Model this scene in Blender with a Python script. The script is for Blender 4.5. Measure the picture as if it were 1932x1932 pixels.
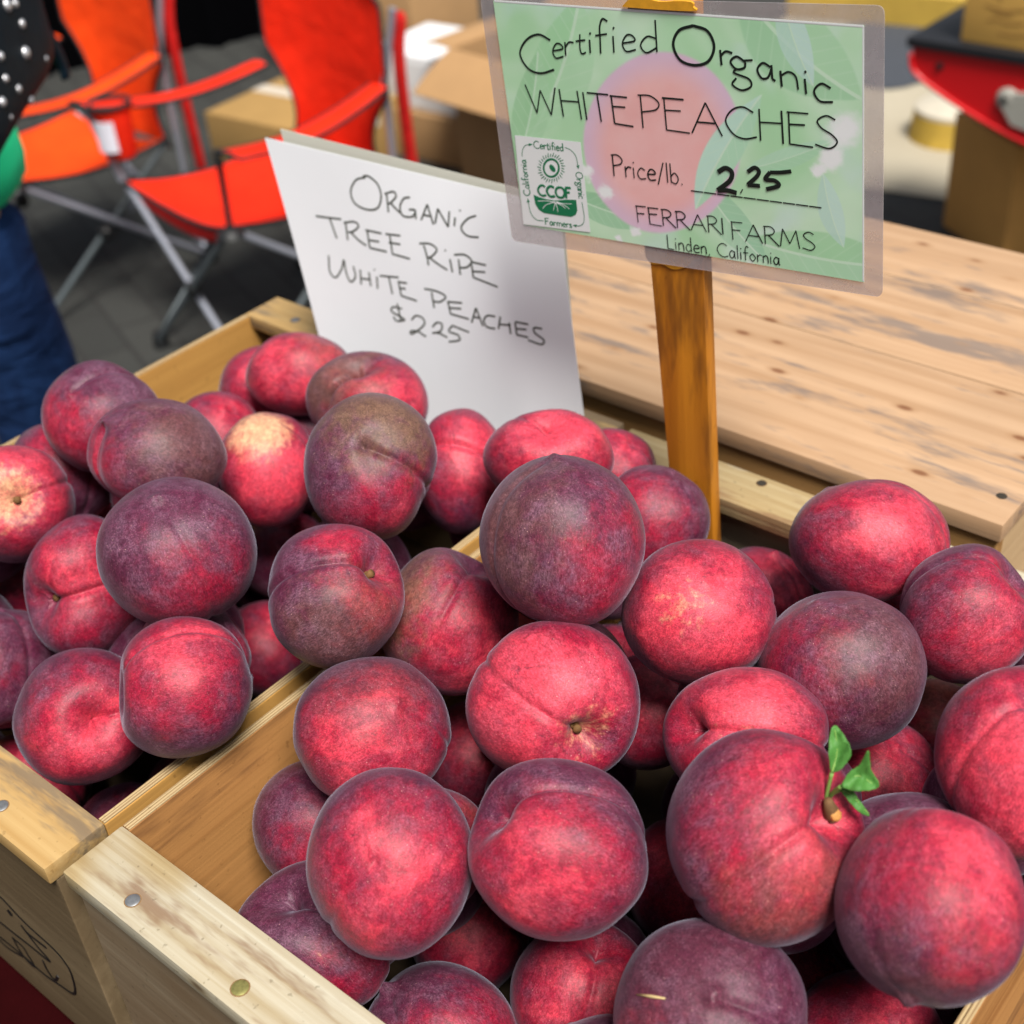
import bpy, bmesh, math, random
import numpy as np
from mathutils import Vector, Matrix

sc = bpy.context.scene
for o in list(bpy.data.objects):
    bpy.data.objects.remove(o)
col = sc.collection
H = 1.12                      # height of the crate tops above the ground
CAMZ = H + 0.54

# ------------------------------------------------------------------ camera
F = 2570.5                    # focal length in units of a 1932 wide frame
PITCH, ROLL, YAW = math.radians(36.06), math.radians(-5.19), math.radians(-42.76)
_fw = Vector((math.sin(YAW)*math.cos(PITCH), math.cos(YAW)*math.cos(PITCH), -math.sin(PITCH)))
_rt = Vector((math.cos(YAW), -math.sin(YAW), 0))
_up = _rt.cross(_fw)
RT = math.cos(ROLL)*_rt + math.sin(ROLL)*_up
UP = -math.sin(ROLL)*_rt + math.cos(ROLL)*_up
FW = _fw
C0 = Vector((0, 0, CAMZ))
cam_d = bpy.data.cameras.new('camera')
cam = bpy.data.objects.new('camera', cam_d); col.objects.link(cam)
M = Matrix((RT, UP, -FW)).transposed().to_4x4(); M.translation = C0
cam.matrix_world = M
cam_d.sensor_width = 36; cam_d.sensor_fit = 'HORIZONTAL'; cam_d.lens = 36*F/1932
cam_d.clip_start = 0.05; cam_d.clip_end = 200
cam_d.dof.use_dof = True; cam_d.dof.focus_distance = 0.70; cam_d.dof.aperture_fstop = 8.0
cam_d.dof.aperture_blades = 0
sc.camera = cam

# ------------------------------------------------------------------ light
SUN_EL, SUN_AZ = math.radians(60), math.radians(118)
w = bpy.data.worlds.new('World'); sc.world = w; w.use_nodes = True
nt = w.node_tree
sky = nt.nodes.new('ShaderNodeTexSky'); sky.sky_type = 'NISHITA'; sky.sun_disc = False
sky.sun_elevation = SUN_EL; sky.sun_rotation = SUN_AZ
sky.dust_density = 3.0; sky.ozone_density = 1.0; sky.air_density = 1.0
bg = nt.nodes['Background']; bg.inputs['Strength'].default_value = 0.06
hs_ = nt.nodes.new('ShaderNodeHueSaturation'); hs_.inputs['Saturation'].default_value = .45     # thin high cloud
nt.links.new(sky.outputs[0], hs_.inputs['Color']); nt.links.new(hs_.outputs[0], bg.inputs[0])
sun_d = bpy.data.lights.new('sun', 'SUN'); sun_d.energy = 3.2; sun_d.angle = math.radians(20)
sun_d.color = (1.0, 0.955, 0.89)
sun = bpy.data.objects.new('sun', sun_d); col.objects.link(sun)
_sd = Vector((math.sin(SUN_AZ)*math.cos(SUN_EL), math.cos(SUN_AZ)*math.cos(SUN_EL), math.sin(SUN_EL)))
sun.rotation_euler = _sd.to_track_quat('Z', 'Y').to_euler()
sc.view_settings.view_transform = 'Standard'; sc.view_settings.look = 'None'
sc.view_settings.exposure = 0.74; sc.view_settings.gamma = 1
sc.cycles.max_bounces = 6; sc.cycles.diffuse_bounces = 1; sc.cycles.use_denoising = True
sc.cycles.transparent_max_bounces = 8

# ------------------------------------------------------------------ geometry helpers
def ray(px, py):
    d = RT*((px-966)/F) - UP*((py-966)/F) + FW
    return d
def onz(px, py, z):
    d = ray(px, py); return C0 + d*((z-CAMZ)/d.z)
def ony(px, py, y):
    d = ray(px, py); return C0 + d*(y/d.y)
def onpl(px, py, p0, n):
    d = ray(px, py); return C0 + d*((p0-C0).dot(n)/d.dot(n))

def tag(o, label=None, cat=None, group=None, kind=None):
    if label: o['label'] = label
    if cat: o['category'] = cat
    if group: o['group'] = group
    if kind: o['kind'] = kind
    return o
def empty(name, loc, label, cat, group=None, rz=0):
    o = bpy.data.objects.new(name, None); col.objects.link(o)
    o.location = loc; o.rotation_euler = (0, 0, rz); o.empty_display_size = 0.05
    tag(o, label, cat, group); return o

class MB:
    """collects shapes for one mesh object"""
    def __init__(s): s.v = []; s.f = []
    def add(s, vs, fs):
        k = len(s.v); s.v += [Vector(p) for p in vs]; s.f += [tuple(i+k for i in q) for q in fs]; return s
    def box(s, a, b, bev=0.0):
        a, b = Vector(a), Vector(b)
        bm = bmesh.new(); bmesh.ops.create_cube(bm, size=1)
        for v in bm.verts:
            v.co = Vector(((a[i]+b[i])/2 + v.co[i]*(b[i]-a[i]) for i in range(3)))
        if bev: bmesh.ops.bevel(bm, geom=list(bm.edges), offset=bev, segments=2, affect='EDGES', profile=.6)
        bm.verts.ensure_lookup_table()
        s.add([v.co.copy() for v in bm.verts], [[v.index for v in f.verts] for f in bm.faces]); bm.free(); return s
    def hexa(s, p, bev=0.0):
        """8 corners: bottom 4 (ccw) then top 4"""
        bm = bmesh.new(); vs = [bm.verts.new(q) for q in p]
        for q in ((3,2,1,0),(4,5,6,7),(0,1,5,4),(1,2,6,5),(2,3,7,6),(3,0,4,7)): bm.faces.new([vs[i] for i in q])
        bmesh.ops.recalc_face_normals(bm, faces=bm.faces)
        if bev: bmesh.ops.bevel(bm, geom=list(bm.edges), offset=bev, segments=2, affect='EDGES', profile=.6)
        bm.verts.index_update()
        s.add([v.co.copy() for v in bm.verts], [[v.index for v in f.verts] for f in bm.faces]); bm.free(); return s
    def tube(s, pts, r, n=8, flat=None, fk=1.0, closed=False):
        """sweep; r number or list; flat = normal direction squashed by fk"""
        pts = [Vector(p) for p in pts]
        q = [pts[0]]
        for p in pts[1:]:
            if (p-q[-1]).length > 1e-7: q.append(p)
        if len(q) < 2: q.append(q[0]+Vector((1e-5, 0, 0)))
        rs = r if isinstance(r, (list, tuple)) else [r]*len(q)
        if len(rs) != len(q): rs = [rs[min(i, len(rs)-1)] for i in range(len(q))]
        m = len(q); vs = []; fs = []; N = None
        for i, p in enumerate(q):
            if closed: t = q[(i+1) % m]-q[i-1]
            else: t = q[min(i+1, m-1)]-q[max(i-1, 0)]
            t.normalize()
            if flat is not None:
                N = Vector(flat).normalized(); B = t.cross(N)
                if B.length < 1e-6: B = Vector((1, 0, 0))
                B.normalize()
            else:
                if N is None:
                    N = t.orthogonal().normalized()
                N = (N - t*N.dot(t)).normalized(); B = t.cross(N)
            for k in range(n):
                a = 2*math.pi*k/n
                vs.append(p + N*(math.sin(a)*rs[i]*fk) + B*(math.cos(a)*rs[i]))
        for i in range(m if closed else m-1):
            j = (i+1) % m
            for k in range(n):
                fs.append((i*n+k, i*n+(k+1) % n, j*n+(k+1) % n, j*n+k))
        if not closed:
            fs.append(tuple(range(n-1, -1, -1))); fs.append(tuple((m-1)*n+k for k in range(n)))
        return s.add(vs, fs)
    def lathe(s, c, prof, n=24, ax=(0, 0, 1)):
        """prof: list of (radius, height) along ax"""
        ax = Vector(ax).normalized(); u = ax.orthogonal().normalized(); v = ax.cross(u); c = Vector(c)
        vs = []; fs = []
        for r, h in prof:
            for k in range(n):
                a = 2*math.pi*k/n; vs.append(c + ax*h + (u*math.cos(a)+v*math.sin(a))*r)
        for i in range(len(prof)-1):
            for k in range(n):
                fs.append((i*n+k, i*n+(k+1) % n, (i+1)*n+(k+1) % n, (i+1)*n+k))
        fs.append(tuple(range(n-1, -1, -1))); fs.append(tuple((len(prof)-1)*n+k for k in range(n)))
        return s.add(vs, fs)
    def slab(s, pts, n, th):
        """closed polygon pts extruded by th along n (front face = pts + n*th/2)"""
        n = Vector(n).normalized(); m = len(pts); P = [Vector(p) for p in pts]
        vs = [p+n*th/2 for p in P]+[p-n*th/2 for p in P]
        fs = [tuple(range(m)), tuple(range(2*m-1, m-1, -1))]
        fs += [(i, m+i, m+(i+1) % m, (i+1) % m) for i in range(m)]
        return s.add(vs, fs)
    def grid(s, fn, nu, nv, th=0.0, n=None):
        """surface fn(u,v); with thickness th it becomes a closed sheet"""
        P = [[Vector(fn(i/nu, j/nv)) for j in range(nv+1)] for i in range(nu+1)]
        def nrm(i, j):
            if n is not None: return Vector(n)
            a = P[min(i+1, nu)][j]-P[max(i-1, 0)][j]; b = P[i][min(j+1, nv)]-P[i][max(j-1, 0)]
            c = a.cross(b); return c.normalized() if c.length > 0 else Vector((0, 0, 1))
        vs = [P[i][j]+nrm(i, j)*th/2 for i in range(nu+1) for j in range(nv+1)]
        W = nv+1
        fs = [(i*W+j, (i+1)*W+j, (i+1)*W+j+1, i*W+j+1) for i in range(nu) for j in range(nv)]
        if th:
            k = len(vs); vs += [P[i][j]-nrm(i, j)*th/2 for i in range(nu+1) for j in range(nv+1)]
            fs += [tuple(k+q for q in reversed(f)) for f in fs[:nu*nv]]
            for i in range(nu):
                for j in (0, nv):
                    fs.append((i*W+j, (i+1)*W+j, k+(i+1)*W+j, k+i*W+j))
            for j in range(nv):
                for i in (0, nu):
                    fs.append((i*W+j, i*W+j+1, k+i*W+j+1, k+i*W+j))
        return s.add(vs, fs)
    def build(s, name, mat, parent=None, smooth=False, origin=None, angle=None):
        me = bpy.data.meshes.new(name)
        inv = Matrix.Identity(4)
        if parent is not None: inv = wm(parent).inverted()
        og = Vector(origin) if origin is not None else None
        vs = [inv @ p for p in s.v]
        if og is not None: vs = [p-og for p in vs]
        me.from_pydata([tuple(p) for p in vs], [], s.f); me.update()
        bm = bmesh.new(); bm.from_mesh(me); bmesh.ops.recalc_face_normals(bm, faces=bm.faces); bm.to_mesh(me); bm.free()
        if smooth: me.shade_smooth()
        if angle: me.set_sharp_from_angle(angle=math.radians(angle))
        me.materials.append(mat)
        o = bpy.data.objects.new(name, me); col.objects.link(o)
        if parent is not None: o.parent = parent
        if og is not None: o.location = og
        return o
def wm(o):
    m = Matrix.LocRotScale(o.location, o.rotation_euler, o.scale)
    return wm(o.parent) @ m if o.parent else m

def smooth_path(pts, k=6):
    """Catmull-Rom through pts (tuples of any dimension)"""
    P = [np.array(p, float) for p in pts]
    if len(P) < 3: return [tuple(p) for p in P]
    out = []
    for i in range(len(P)-1):
        p0 = P[i-1] if i else 2*P[0]-P[1]; p1 = P[i]; p2 = P[i+1]
        p3 = P[i+2] if i+2 < len(P) else 2*P[-1]-P[-2]
        for j in range(k):
            t = j/k
            out.append(tuple(.5*((2*p1)+(p2-p0)*t+(2*p0-5*p1+4*p2-p3)*t*t+(3*p1-p0-3*p2+p3)*t**3)))
    out.append(tuple(P[-1])); return out

# ------------------------------------------------------------------ materials
def new_mat(name):
    m = bpy.data.materials.new(name); m.use_nodes = True
    nt = m.node_tree; b = nt.nodes['Principled BSDF']
    return m, nt, b
class NT:
    def __init__(s, nt): s.nt = nt
    def n(s, t, **kw):
        x = s.nt.nodes.new(t)
        for k, v in kw.items():
            if k == 'ins':
                for kk, vv in v.items():
                    if hasattr(vv, 'is_output'): s.nt.links.new(vv, x.inputs[kk])
                    else: x.inputs[kk].default_value = vv
            else: setattr(x, k, v)
        return x
    def math(s, op, a, b=0.0, c=None, clamp=False):
        x = s.n('ShaderNodeMath', operation=op, use_clamp=clamp)
        for i, q in enumerate((a, b) if c is None else (a, b, c)):
            if hasattr(q, 'is_output'): s.nt.links.new(q, x.inputs[i])
            else: x.inputs[i].default_value = q
        return x.outputs[0]
    def mix(s, fac, a, b, blend='MIX'):
        x = s.n('ShaderNodeMix', data_type='RGBA', blend_type=blend)
        for i, q in ((0, fac), (6, a), (7, b)):
            if hasattr(q, 'is_output'): s.nt.links.new(q, x.inputs[i])
            else: x.inputs[i].default_value = q if i == 0 else (*q, 1)[:4]
        return x.outputs[2]
    def ramp(s, fac, lo, hi):
        x = s.n('ShaderNodeMapRange', interpolation_type='SMOOTHSTEP')
        s.nt.links.new(fac, x.inputs[0])
        for i, q in ((1, lo), (2, hi)):
            if hasattr(q, 'is_output'): s.nt.links.new(q, x.inputs[i])
            else: x.inputs[i].default_value = q
        return x.outputs[0]
    def noise(s, vec, scale, detail=3.0, rough=.55, dist=0.0, col=False):
        x = s.n('ShaderNodeTexNoise'); s.nt.links.new(vec, x.inputs['Vector'])
        x.inputs['Scale'].default_value = scale; x.inputs['Detail'].default_value = detail
        x.inputs['Roughness'].default_value = rough; x.inputs['Distortion'].default_value = dist
        return x.outputs[1 if col else 0]
    def mapping(s, vec, scale=(1, 1, 1), loc=(0, 0, 0), rot=(0, 0, 0)):
        x = s.n('ShaderNodeMapping'); s.nt.links.new(vec, x.inputs[0])
        x.inputs['Scale'].default_value = scale; x.inputs['Location'].default_value = loc; x.inputs['Rotation'].default_value = rot
        return x.outputs[0]
    def obj(s): return s.n('ShaderNodeTexCoord').outputs['Object']
    def bump(s, h, strength, dist, b):
        x = s.n('ShaderNodeBump'); x.inputs['Strength'].default_value = strength; x.inputs['Distance'].default_value = dist
        s.nt.links.new(h, x.inputs['Height']); s.nt.links.new(x.outputs[0], b.inputs['Normal'])

def plain(name, c, rough=.6, metal=0.0, var=.12, scale=30.0, spec=.4, bump=0.0, sheen=0.0):
    m, nt, b = new_mat(name); k = NT(nt); v = k.obj()
    n = k.noise(v, scale, 4)
    d = tuple(x*(1-var) for x in c); l = tuple(min(1, x*(1+var)) for x in c)
    nt.links.new(k.mix(n, d, l), b.inputs['Base Color'])
    b.inputs['Roughness'].default_value = rough; b.inputs['Metallic'].default_value = metal
    b.inputs['Specular IOR Level'].default_value = spec
    if sheen: b.inputs['Sheen Weight'].default_value = sheen
    if bump: k.bump(k.noise(v, scale*4, 3), bump, .002, b)
    return m

def wood(name, base, dark, axis='X', grain=38.0, contrast=.8, stain=None, scuff=None, knots=None, rough=.62, seed=0, speck=.3, wave=.45):
    """planed softwood: long streaks along an axis, growth rings, optional stains, scuffs and knots"""
    m, nt, b = new_mat(name); k = NT(nt); v = k.obj()
    L = 1.6
    sc_ = {'X': (L, grain, grain), 'Y': (grain, L, grain), 'Z': (grain, grain, L)}[axis]
    vv = k.mapping(v, sc_, (seed*3.1, seed*1.7, seed*2.3))
    warp = k.noise(v, 6.0, 2)
    f1 = k.noise(vv, 1.0, 5, .6, 1.2)
    sc2 = tuple(x*4.5 for x in sc_); f2 = k.noise(k.mapping(v, sc2), 1.0, 3, .6)
    wv = k.n('ShaderNodeTexWave', wave_type='BANDS', bands_direction={'X': 'Y', 'Y': 'X', 'Z': 'X'}[axis])
    nt.links.new(k.mapping(v, tuple(x*.33 for x in sc_), (seed, seed*.7, .3)), wv.inputs['Vector'])
    wv.inputs['Scale'].default_value = 1.2; wv.inputs['Distortion'].default_value = 5.0; wv.inputs['Detail'].default_value = 3.0; wv.inputs['Detail Scale'].default_value = .6
    g = k.math('MULTIPLY_ADD', wv.outputs['Fac'], wave, k.math('MULTIPLY_ADD', f1, .9, k.math('MULTIPLY', f2, .35)))
    g = k.ramp(g, .33+wave*.5, .93+wave*.5)
    g = k.math('MULTIPLY', g, contrast)
    c = k.mix(g, base, dark)
    big = k.ramp(k.noise(v, 9.0, 2), .35, .75)
    c = k.mix(k.math('MULTIPLY', big, .35), c, tuple(x*.72 for x in base))
    if stain:
        st = k.ramp(k.noise(k.mapping(v, (1, 1, 1), (seed+.6, .2, 0)), stain[1], 1.5, .4, .6), stain[2], stain[2]+.03)
        c = k.mix(k.math('MULTIPLY', st, stain[3]), c, stain[0], 'MULTIPLY')
    if scuff:
        sf = scuff[3] if len(scuff) > 3 else 1.0; ss = {'X': (3*sf, 16*sf, 16*sf), 'Y': (16*sf, 3*sf, 16*sf), 'Z': (16*sf, 16*sf, 3*sf)}[axis]
        s1 = k.noise(k.mapping(v, ss, (seed*2.2, 1.3, 0)), 1.0, 5, .68)
        s2 = k.noise(k.mapping(v, tuple(x*5 for x in ss)), 1.0, 3, .6)
        sm = k.ramp(k.math('MULTIPLY_ADD', s2, .22, s1), scuff[1], scuff[1]+.12)
        c = k.mix(k.math('MULTIPLY', sm, scuff[2]), c, scuff[0])
    if knots:
        vo = k.n('ShaderNodeTexVoronoi', feature='F1'); ks = {'X': (3.2, 7, 7), 'Y': (7, 3.2, 7), 'Z': (7, 7, 3.2)}[axis]
        nt.links.new(k.mapping(v, ks, (knots[1], knots[1]*.6, 0)), vo.inputs['Vector'])
        kn = k.ramp(vo.outputs['Distance'], .13, .05)
        rg = k.ramp(vo.outputs['Distance'], .22, .10)
        c = k.mix(k.math('MULTIPLY', rg, .45), c, dark)
        c = k.mix(k.math('MULTIPLY', kn, .8), c, knots[0])
    sp = k.ramp(k.noise(v, 210.0, 2), .66, .74)
    c = k.mix(k.math('MULTIPLY', sp, speck), c, tuple(x*.35 for x in dark))
    nt.links.new(c, b.inputs['Base Color'])
    b.inputs['Roughness'].default_value = rough; b.inputs['Specular IOR Level'].default_value = .25
    k.bump(k.math('ADD', f1, k.math('MULTIPLY', f2, .6)), .35, .0012, b)
    return m

# ------------------------------------------------------------------ peach skin
def peach_material():
    m, nt, b = new_mat('peach_skin'); k = NT(nt)
    def oa(n, out='Fac'):
        a = k.n('ShaderNodeAttribute', attribute_type='OBJECT', attribute_name=n); return a.outputs[out]
    P = k.n('ShaderNodeAttribute', attribute_type='GEOMETRY', attribute_name='skin').outputs['Vector']
    seed = oa('skin_seed')
    off = k.n('ShaderNodeCombineXYZ'); nt.links.new(seed, off.inputs[0]); nt.links.new(k.math('MULTIPLY', seed, 1.7), off.inputs[1]); nt.links.new(k.math('MULTIPLY', seed, .6), off.inputs[2])
    def vadd(a, c):
        x = k.n('ShaderNodeVectorMath', operation='ADD'); nt.links.new(a, x.inputs[0]); nt.links.new(c, x.inputs[1]); return x.outputs[0]
    def dot(a, c):
        x = k.n('ShaderNodeVectorMath', operation='DOT_PRODUCT'); nt.links.new(a, x.inputs[0]); nt.links.new(c, x.inputs[1]); return x.outputs['Value']
    PS = vadd(P, off.outputs[0])
    n1 = k.noise(PS, 1.5, 3, .55, .3)
    n2 = k.noise(PS, 4.5, 4, .6, .4)
    # streaks running from stem to tip
    st = k.noise(k.mapping(PS, (9, 9, 1.6)), 1.0, 4, .6, .2)
    fine = k.noise(k.mapping(PS, (46, 46, 20)), 1.0, 3, .7)
    grain = k.noise(PS, 130.0, 2, .7)
    d = dot(P, oa('skin_blush', 'Vector'))
    q = k.math('ADD', k.math('MULTIPLY_ADD', d, 1.15, -.36), oa('skin_red'))
    q = k.math('ADD', q, k.math('MULTIPLY', k.math('SUBTRACT', n1, .5), 2.0))
    q = k.math('ADD', q, k.math('MULTIPLY', k.math('SUBTRACT', n2, .5), .8))
    q = k.math('ADD', q, k.math('MULTIPLY', k.math('SUBTRACT', st, .5), .6))
    red = k.ramp(q, -.35, .80)
    hot = k.ramp(q, .60, 1.30)
    c = k.mix(red, (.098, .0160, .043), (.345, .0105, .0370))
    c = k.mix(hot, c, (.680, .050, .085))
    # grey-mauve bloom of the fuzz over the dark skin
    n3 = k.noise(PS, 2.6, 4, .62, .5)
    bl = k.math('MULTIPLY', k.ramp(n3, .34, .74), k.math('SUBTRACT', 1.0, k.math('MULTIPLY', red, .50)))
    bl = k.math('MULTIPLY', bl, k.math('MULTIPLY_ADD', k.ramp(fine, .35, .62), .7, .45))
    c = k.mix(k.math('MULTIPLY', bl, .62), c, (.205, .105, .160))
    # down seen edge on hides the skin under it
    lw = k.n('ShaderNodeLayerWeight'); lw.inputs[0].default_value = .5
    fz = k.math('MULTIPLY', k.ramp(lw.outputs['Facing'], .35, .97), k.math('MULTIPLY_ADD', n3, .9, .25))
    # olive-brown skin
    n4 = k.noise(vadd(PS, P), 1.9, 4, .6, .4)
    do = dot(P, oa('skin_olive_side', 'Vector'))
    ol = k.ramp(k.math('ADD', k.math('MULTIPLY', k.math('SUBTRACT', n4, .5), 1.5), k.math('MULTIPLY', do, .8)), .05, .80)
    c = k.mix(k.math('MULTIPLY', ol, oa('skin_olive')), c, (.175, .100, .058))
    # cream scar / unripe patch
    dp = dot(P, oa('skin_pale_side', 'Vector'))
    pw = oa('skin_pale')
    pa = k.ramp(k.math('ADD', dp, k.math('MULTIPLY', k.math('SUBTRACT', st, .5), .45)), k.math('SUBTRACT', 1.06, pw), k.math('SUBTRACT', 1.20, k.math('MULTIPLY', pw, .55)))
    c = k.mix(k.math('MULTIPLY', pa, .9), c, k.mix(n2, (.74, .27, .14), (.84, .62, .34)))
    # dark scuffs
    sc_ = k.ramp(k.noise(PS, 3.3, 5, .7, .6), .62, .72)
    c = k.mix(k.math('MULTIPLY', sc_, .55), c, (.06, .018, .035))
    # mottle, pores, lint
    mott = k.noise(PS, 13.0, 4, .65, .5)
    c = k.mix(.45, c, k.mix(k.ramp(mott, .32, .70), (.42, .40, .46), (1.45, 1.42, 1.40)), 'MULTIPLY')
    c = k.mix(.52, c, k.mix(k.ramp(fine, .32, .70), (.40, .40, .42), (1.5, 1.5, 1.5)), 'MULTIPLY')
    c = k.mix(.42, c, k.mix(k.ramp(grain, .28, .72), (.40, .40, .40), (1.6, 1.55, 1.6)), 'MULTIPLY')
    lint = k.ramp(k.noise(PS, 75.0, 1, .5), .66, .74)
    c = k.mix(k.math('MULTIPLY', lint, .28), c, (.62, .36, .38))
    vo = k.n('ShaderNodeTexVoronoi', feature='F1'); nt.links.new(PS, vo.inputs['Vector']); vo.inputs['Scale'].default_value = 17.0
    sx = k.n('ShaderNodeSeparateColor'); nt.links.new(vo.outputs['Color'], sx.inputs[0])
    dots = k.math('MULTIPLY', k.ramp(vo.outputs['Distance'], .115, .06), k.math('GREATER_THAN', sx.outputs[0], .52))
    dots = k.math('MULTIPLY', dots, k.ramp(n3, .40, .60))
    c = k.mix(k.math('MULTIPLY', dots, .70), c, (.85, .50, .42))
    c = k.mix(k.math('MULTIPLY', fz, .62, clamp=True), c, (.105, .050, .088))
    nt.links.new(c, b.inputs['Base Color'])
    b.inputs['Roughness'].default_value = .50
    nt.links.new(k.math('MULTIPLY_ADD', n3, .34, .28), b.inputs['Roughness'])
    b.inputs['Specular IOR Level'].default_value = .34
    b.inputs['Sheen Weight'].default_value = .21; b.inputs['Sheen Roughness'].default_value = .26
    b.inputs['Sheen Tint'].default_value = (.78, .80, 1.0, 1)
    h = k.math('MULTIPLY_ADD', n2, .8, k.math('MULTIPLY_ADD', fine, .18, k.math('MULTIPLY', grain, .12)))
    k.bump(h, .35, .0020, b)
    return m
M_PEACH = peach_material()
M_STEM = plain('peach_stem', (.17, .085, .028), .8, scale=300, var=.5)
M_LEAF = None

_prng = np.random.default_rng(11)
def lump(U, seed, amp, fr=2.2):
    r = np.random.default_rng(seed); s = np.zeros(len(U))
    for i in range(7):
        kx = r.normal(size=3)*fr; s += np.sin(U @ kx + r.uniform(0, 6.28))/(1+.25*i)
    return amp*s/3
_cache = {}
def sphere_uv(nu=88, nv=60):
    if 's' in _cache: return _cache['s']
    vs = [(0, 0, 1)]
    for j in range(1, nv):
        # denser rings close to both poles
        t = j/nv; th = math.pi*(t - .055*math.sin(2*math.pi*t))
        for i in range(nu):
            # denser meridians around the seam (phi = 0)
            s_ = 2*i/nu-1; ph = math.pi*(s_ if abs(s_) == 1 else math.copysign(abs(s_)**1.25, s_))
            vs.append((math.sin(th)*math.cos(ph), math.sin(th)*math.sin(ph), math.cos(th)))
    vs.append((0, 0, -1)); fs = []
    for i in range(nu): fs.append((0, 1+i, 1+(i+1) % nu))
    for j in range(nv-2):
        for i in range(nu):
            a = 1+j*nu+i; b2 = 1+j*nu+(i+1) % nu
            fs.append((a, a+nu, b2+nu, b2))
    k = 1+(nv-2)*nu; L = len(vs)-1
    for i in range(nu): fs.append((k+i, L, k+(i+1) % nu))
    _cache['s'] = (np.array(vs), fs); return _cache['s']
def peach_shape(seed, broad=.05, seam=.035, cav=.26, cavw=.30, tip=.03, lumps=.032, twist=0.0):
    U, fs = sphere_uv()
    th = np.arccos(np.clip(U[:, 2], -1, 1)); ph = np.arctan2(U[:, 1], U[:, 0]); s = np.sin(th)
    arc = s*np.abs(ph)
    front = np.clip((np.cos(ph)+.3)/1.3, 0, 1)
    fade = np.clip(th/.15, 0, 1)
    r = 1 + lump(U, seed+20, lumps*1.25, 1.3) + lump(U, seed, lumps) + lump(U, seed+50, lumps*.45, 4.5)
    r -= broad*np.exp(-(arc/.42)**2)*front*(1.25-.25*th/math.pi)
    r -= seam*np.exp(-(arc/.050)**2)*front*(1.15-.2*th)*np.clip((math.pi-th)/.2, 0, 1)*np.clip(th/.1, 0, 1)
    r += seam*.30*np.exp(-((arc-.13)/.08)**2)*front
    r += .035*np.exp(-((th-.62)/.35)**2) - cav*np.exp(-(th/cavw)**2)
    r += -.035*np.exp(-((math.pi-th)/.5)**2) + tip*np.exp(-((math.pi-th)/.10)**2)
    V = U*r[:, None]
    if twist:
        a = twist*(th/math.pi); V = np.stack([V[:, 0]*np.cos(a)-V[:, 1]*np.sin(a), V[:, 0]*np.sin(a)+V[:, 1]*np.cos(a), V[:, 2]], 1)
    return U, V, fs
def peach_mesh(name, U, V, fs):
    me = bpy.data.meshes.new(name)
    me.from_pydata([tuple(p) for p in V], [], fs); me.update()
    a = me.attributes.new('skin', 'FLOAT_VECTOR', 'POINT'); a.data.foreach_set('vector', np.ascontiguousarray(U, dtype=np.float32).ravel())
    me.shade_smooth(); me.materials.append(M_PEACH); return me
def camvec(v): return (RT*v[0] + UP*v[1] - FW*v[2]).normalized()      # x right, y up, z towards the camera
def basis(pole, seamdir):
    Z = camvec(pole); X = camvec(seamdir); X = (X - Z*X.dot(Z)).normalized(); Y = Z.cross(X)
    return np.array([X, Y, Z]).T                                       # columns
def peach_props(o, B, seed, red, blush, olive=0, oside=(0, 1, 0), pale=0, pside=(0, 0, 1)):
    tr = lambda v: [float(x) for x in B.T @ np.array(camvec(v))]
    o['skin_seed'] = float(seed); o['skin_red'] = float(red); o['skin_blush'] = tr(blush)
    o['skin_olive'] = float(olive); o['skin_olive_side'] = tr(oside)
    o['skin_pale'] = float(pale); o['skin_pale_side'] = tr(pside)

GP = 'ripe white peaches heaped in the two crates'
PEACH = {}
def peach(i, P, R, asp, pole, seamdir, label, red=0.0, blush=(.2, .4, .8), kind='s', broad=.05, seam=.035, cav=.26, cavw=.30, tip=.03, lumps=.032, twist=0.0,
          olive=0, oside=(0, 1, .3), pale=0, pside=(0, 0, 1), stem=False):
    """kind 's': pole is where the stem end points, 't': pole is where the tip points (camera axes)"""
    if kind == 't': pole = tuple(-x for x in pole)
    B = basis(pole, seamdir)
    U, V, fs = peach_shape(i*7+3, broad, seam, cav, cavw, tip, lumps, twist)
    Wd = V @ B.T
    Wd *= .978*R/np.mean(np.linalg.norm(Wd, axis=1))
    rt, up, fw = np.array(RT), np.array(UP), np.array(FW)
    a, c = math.sqrt(asp), 1/math.sqrt(asp)
    x, y, z = Wd @ rt, Wd @ up, Wd @ fw
    Wd = np.outer(x*a, rt)+np.outer(y*c, up)+np.outer(z, fw)
    me = peach_mesh('peach', U, Wd, fs)
    o = bpy.data.objects.new('peach', me); col.objects.link(o); o.location = Vector(P)+Vector((0, 0, H))
    tag(o, label, 'peach', GP)
    peach_props(o, B, i*1.37, red, blush, olive, oside, pale, pside)
    PEACH[i] = o
    Zax = Vector(B[:, 2])
    if stem:
        # short woody stalk sitting in the hollow
        top = Vector(Wd[0]); base = top - Zax*.003
        side = Vector(B[:, 0])
        mb = MB()
        pts = [base, base+Zax*.003, base+Zax*.0065+side*.0008, base+Zax*.0095+side*.0016]
        mb.tube([o.location+p for p in pts], [.0036, .0026, .0019, .0023], 7)
        for k in range(6):
            a2 = k*1.26+i; d2 = Vector(B[:, 0])*math.cos(a2)+Vector(B[:, 1])*math.sin(a2)
            q_ = .0042+.0022*((k*7+i) % 5)/4; mb.tube([o.location+top+d2*.0016+Zax*.0022, o.location+top+d2*q_*.7+Zax*.0012, o.location+top+d2*q_+Zax*.0016], [.0017, .0013, .0006], 5)
        mb.build('stem', M_STEM, o, smooth=True)
    return o

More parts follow.
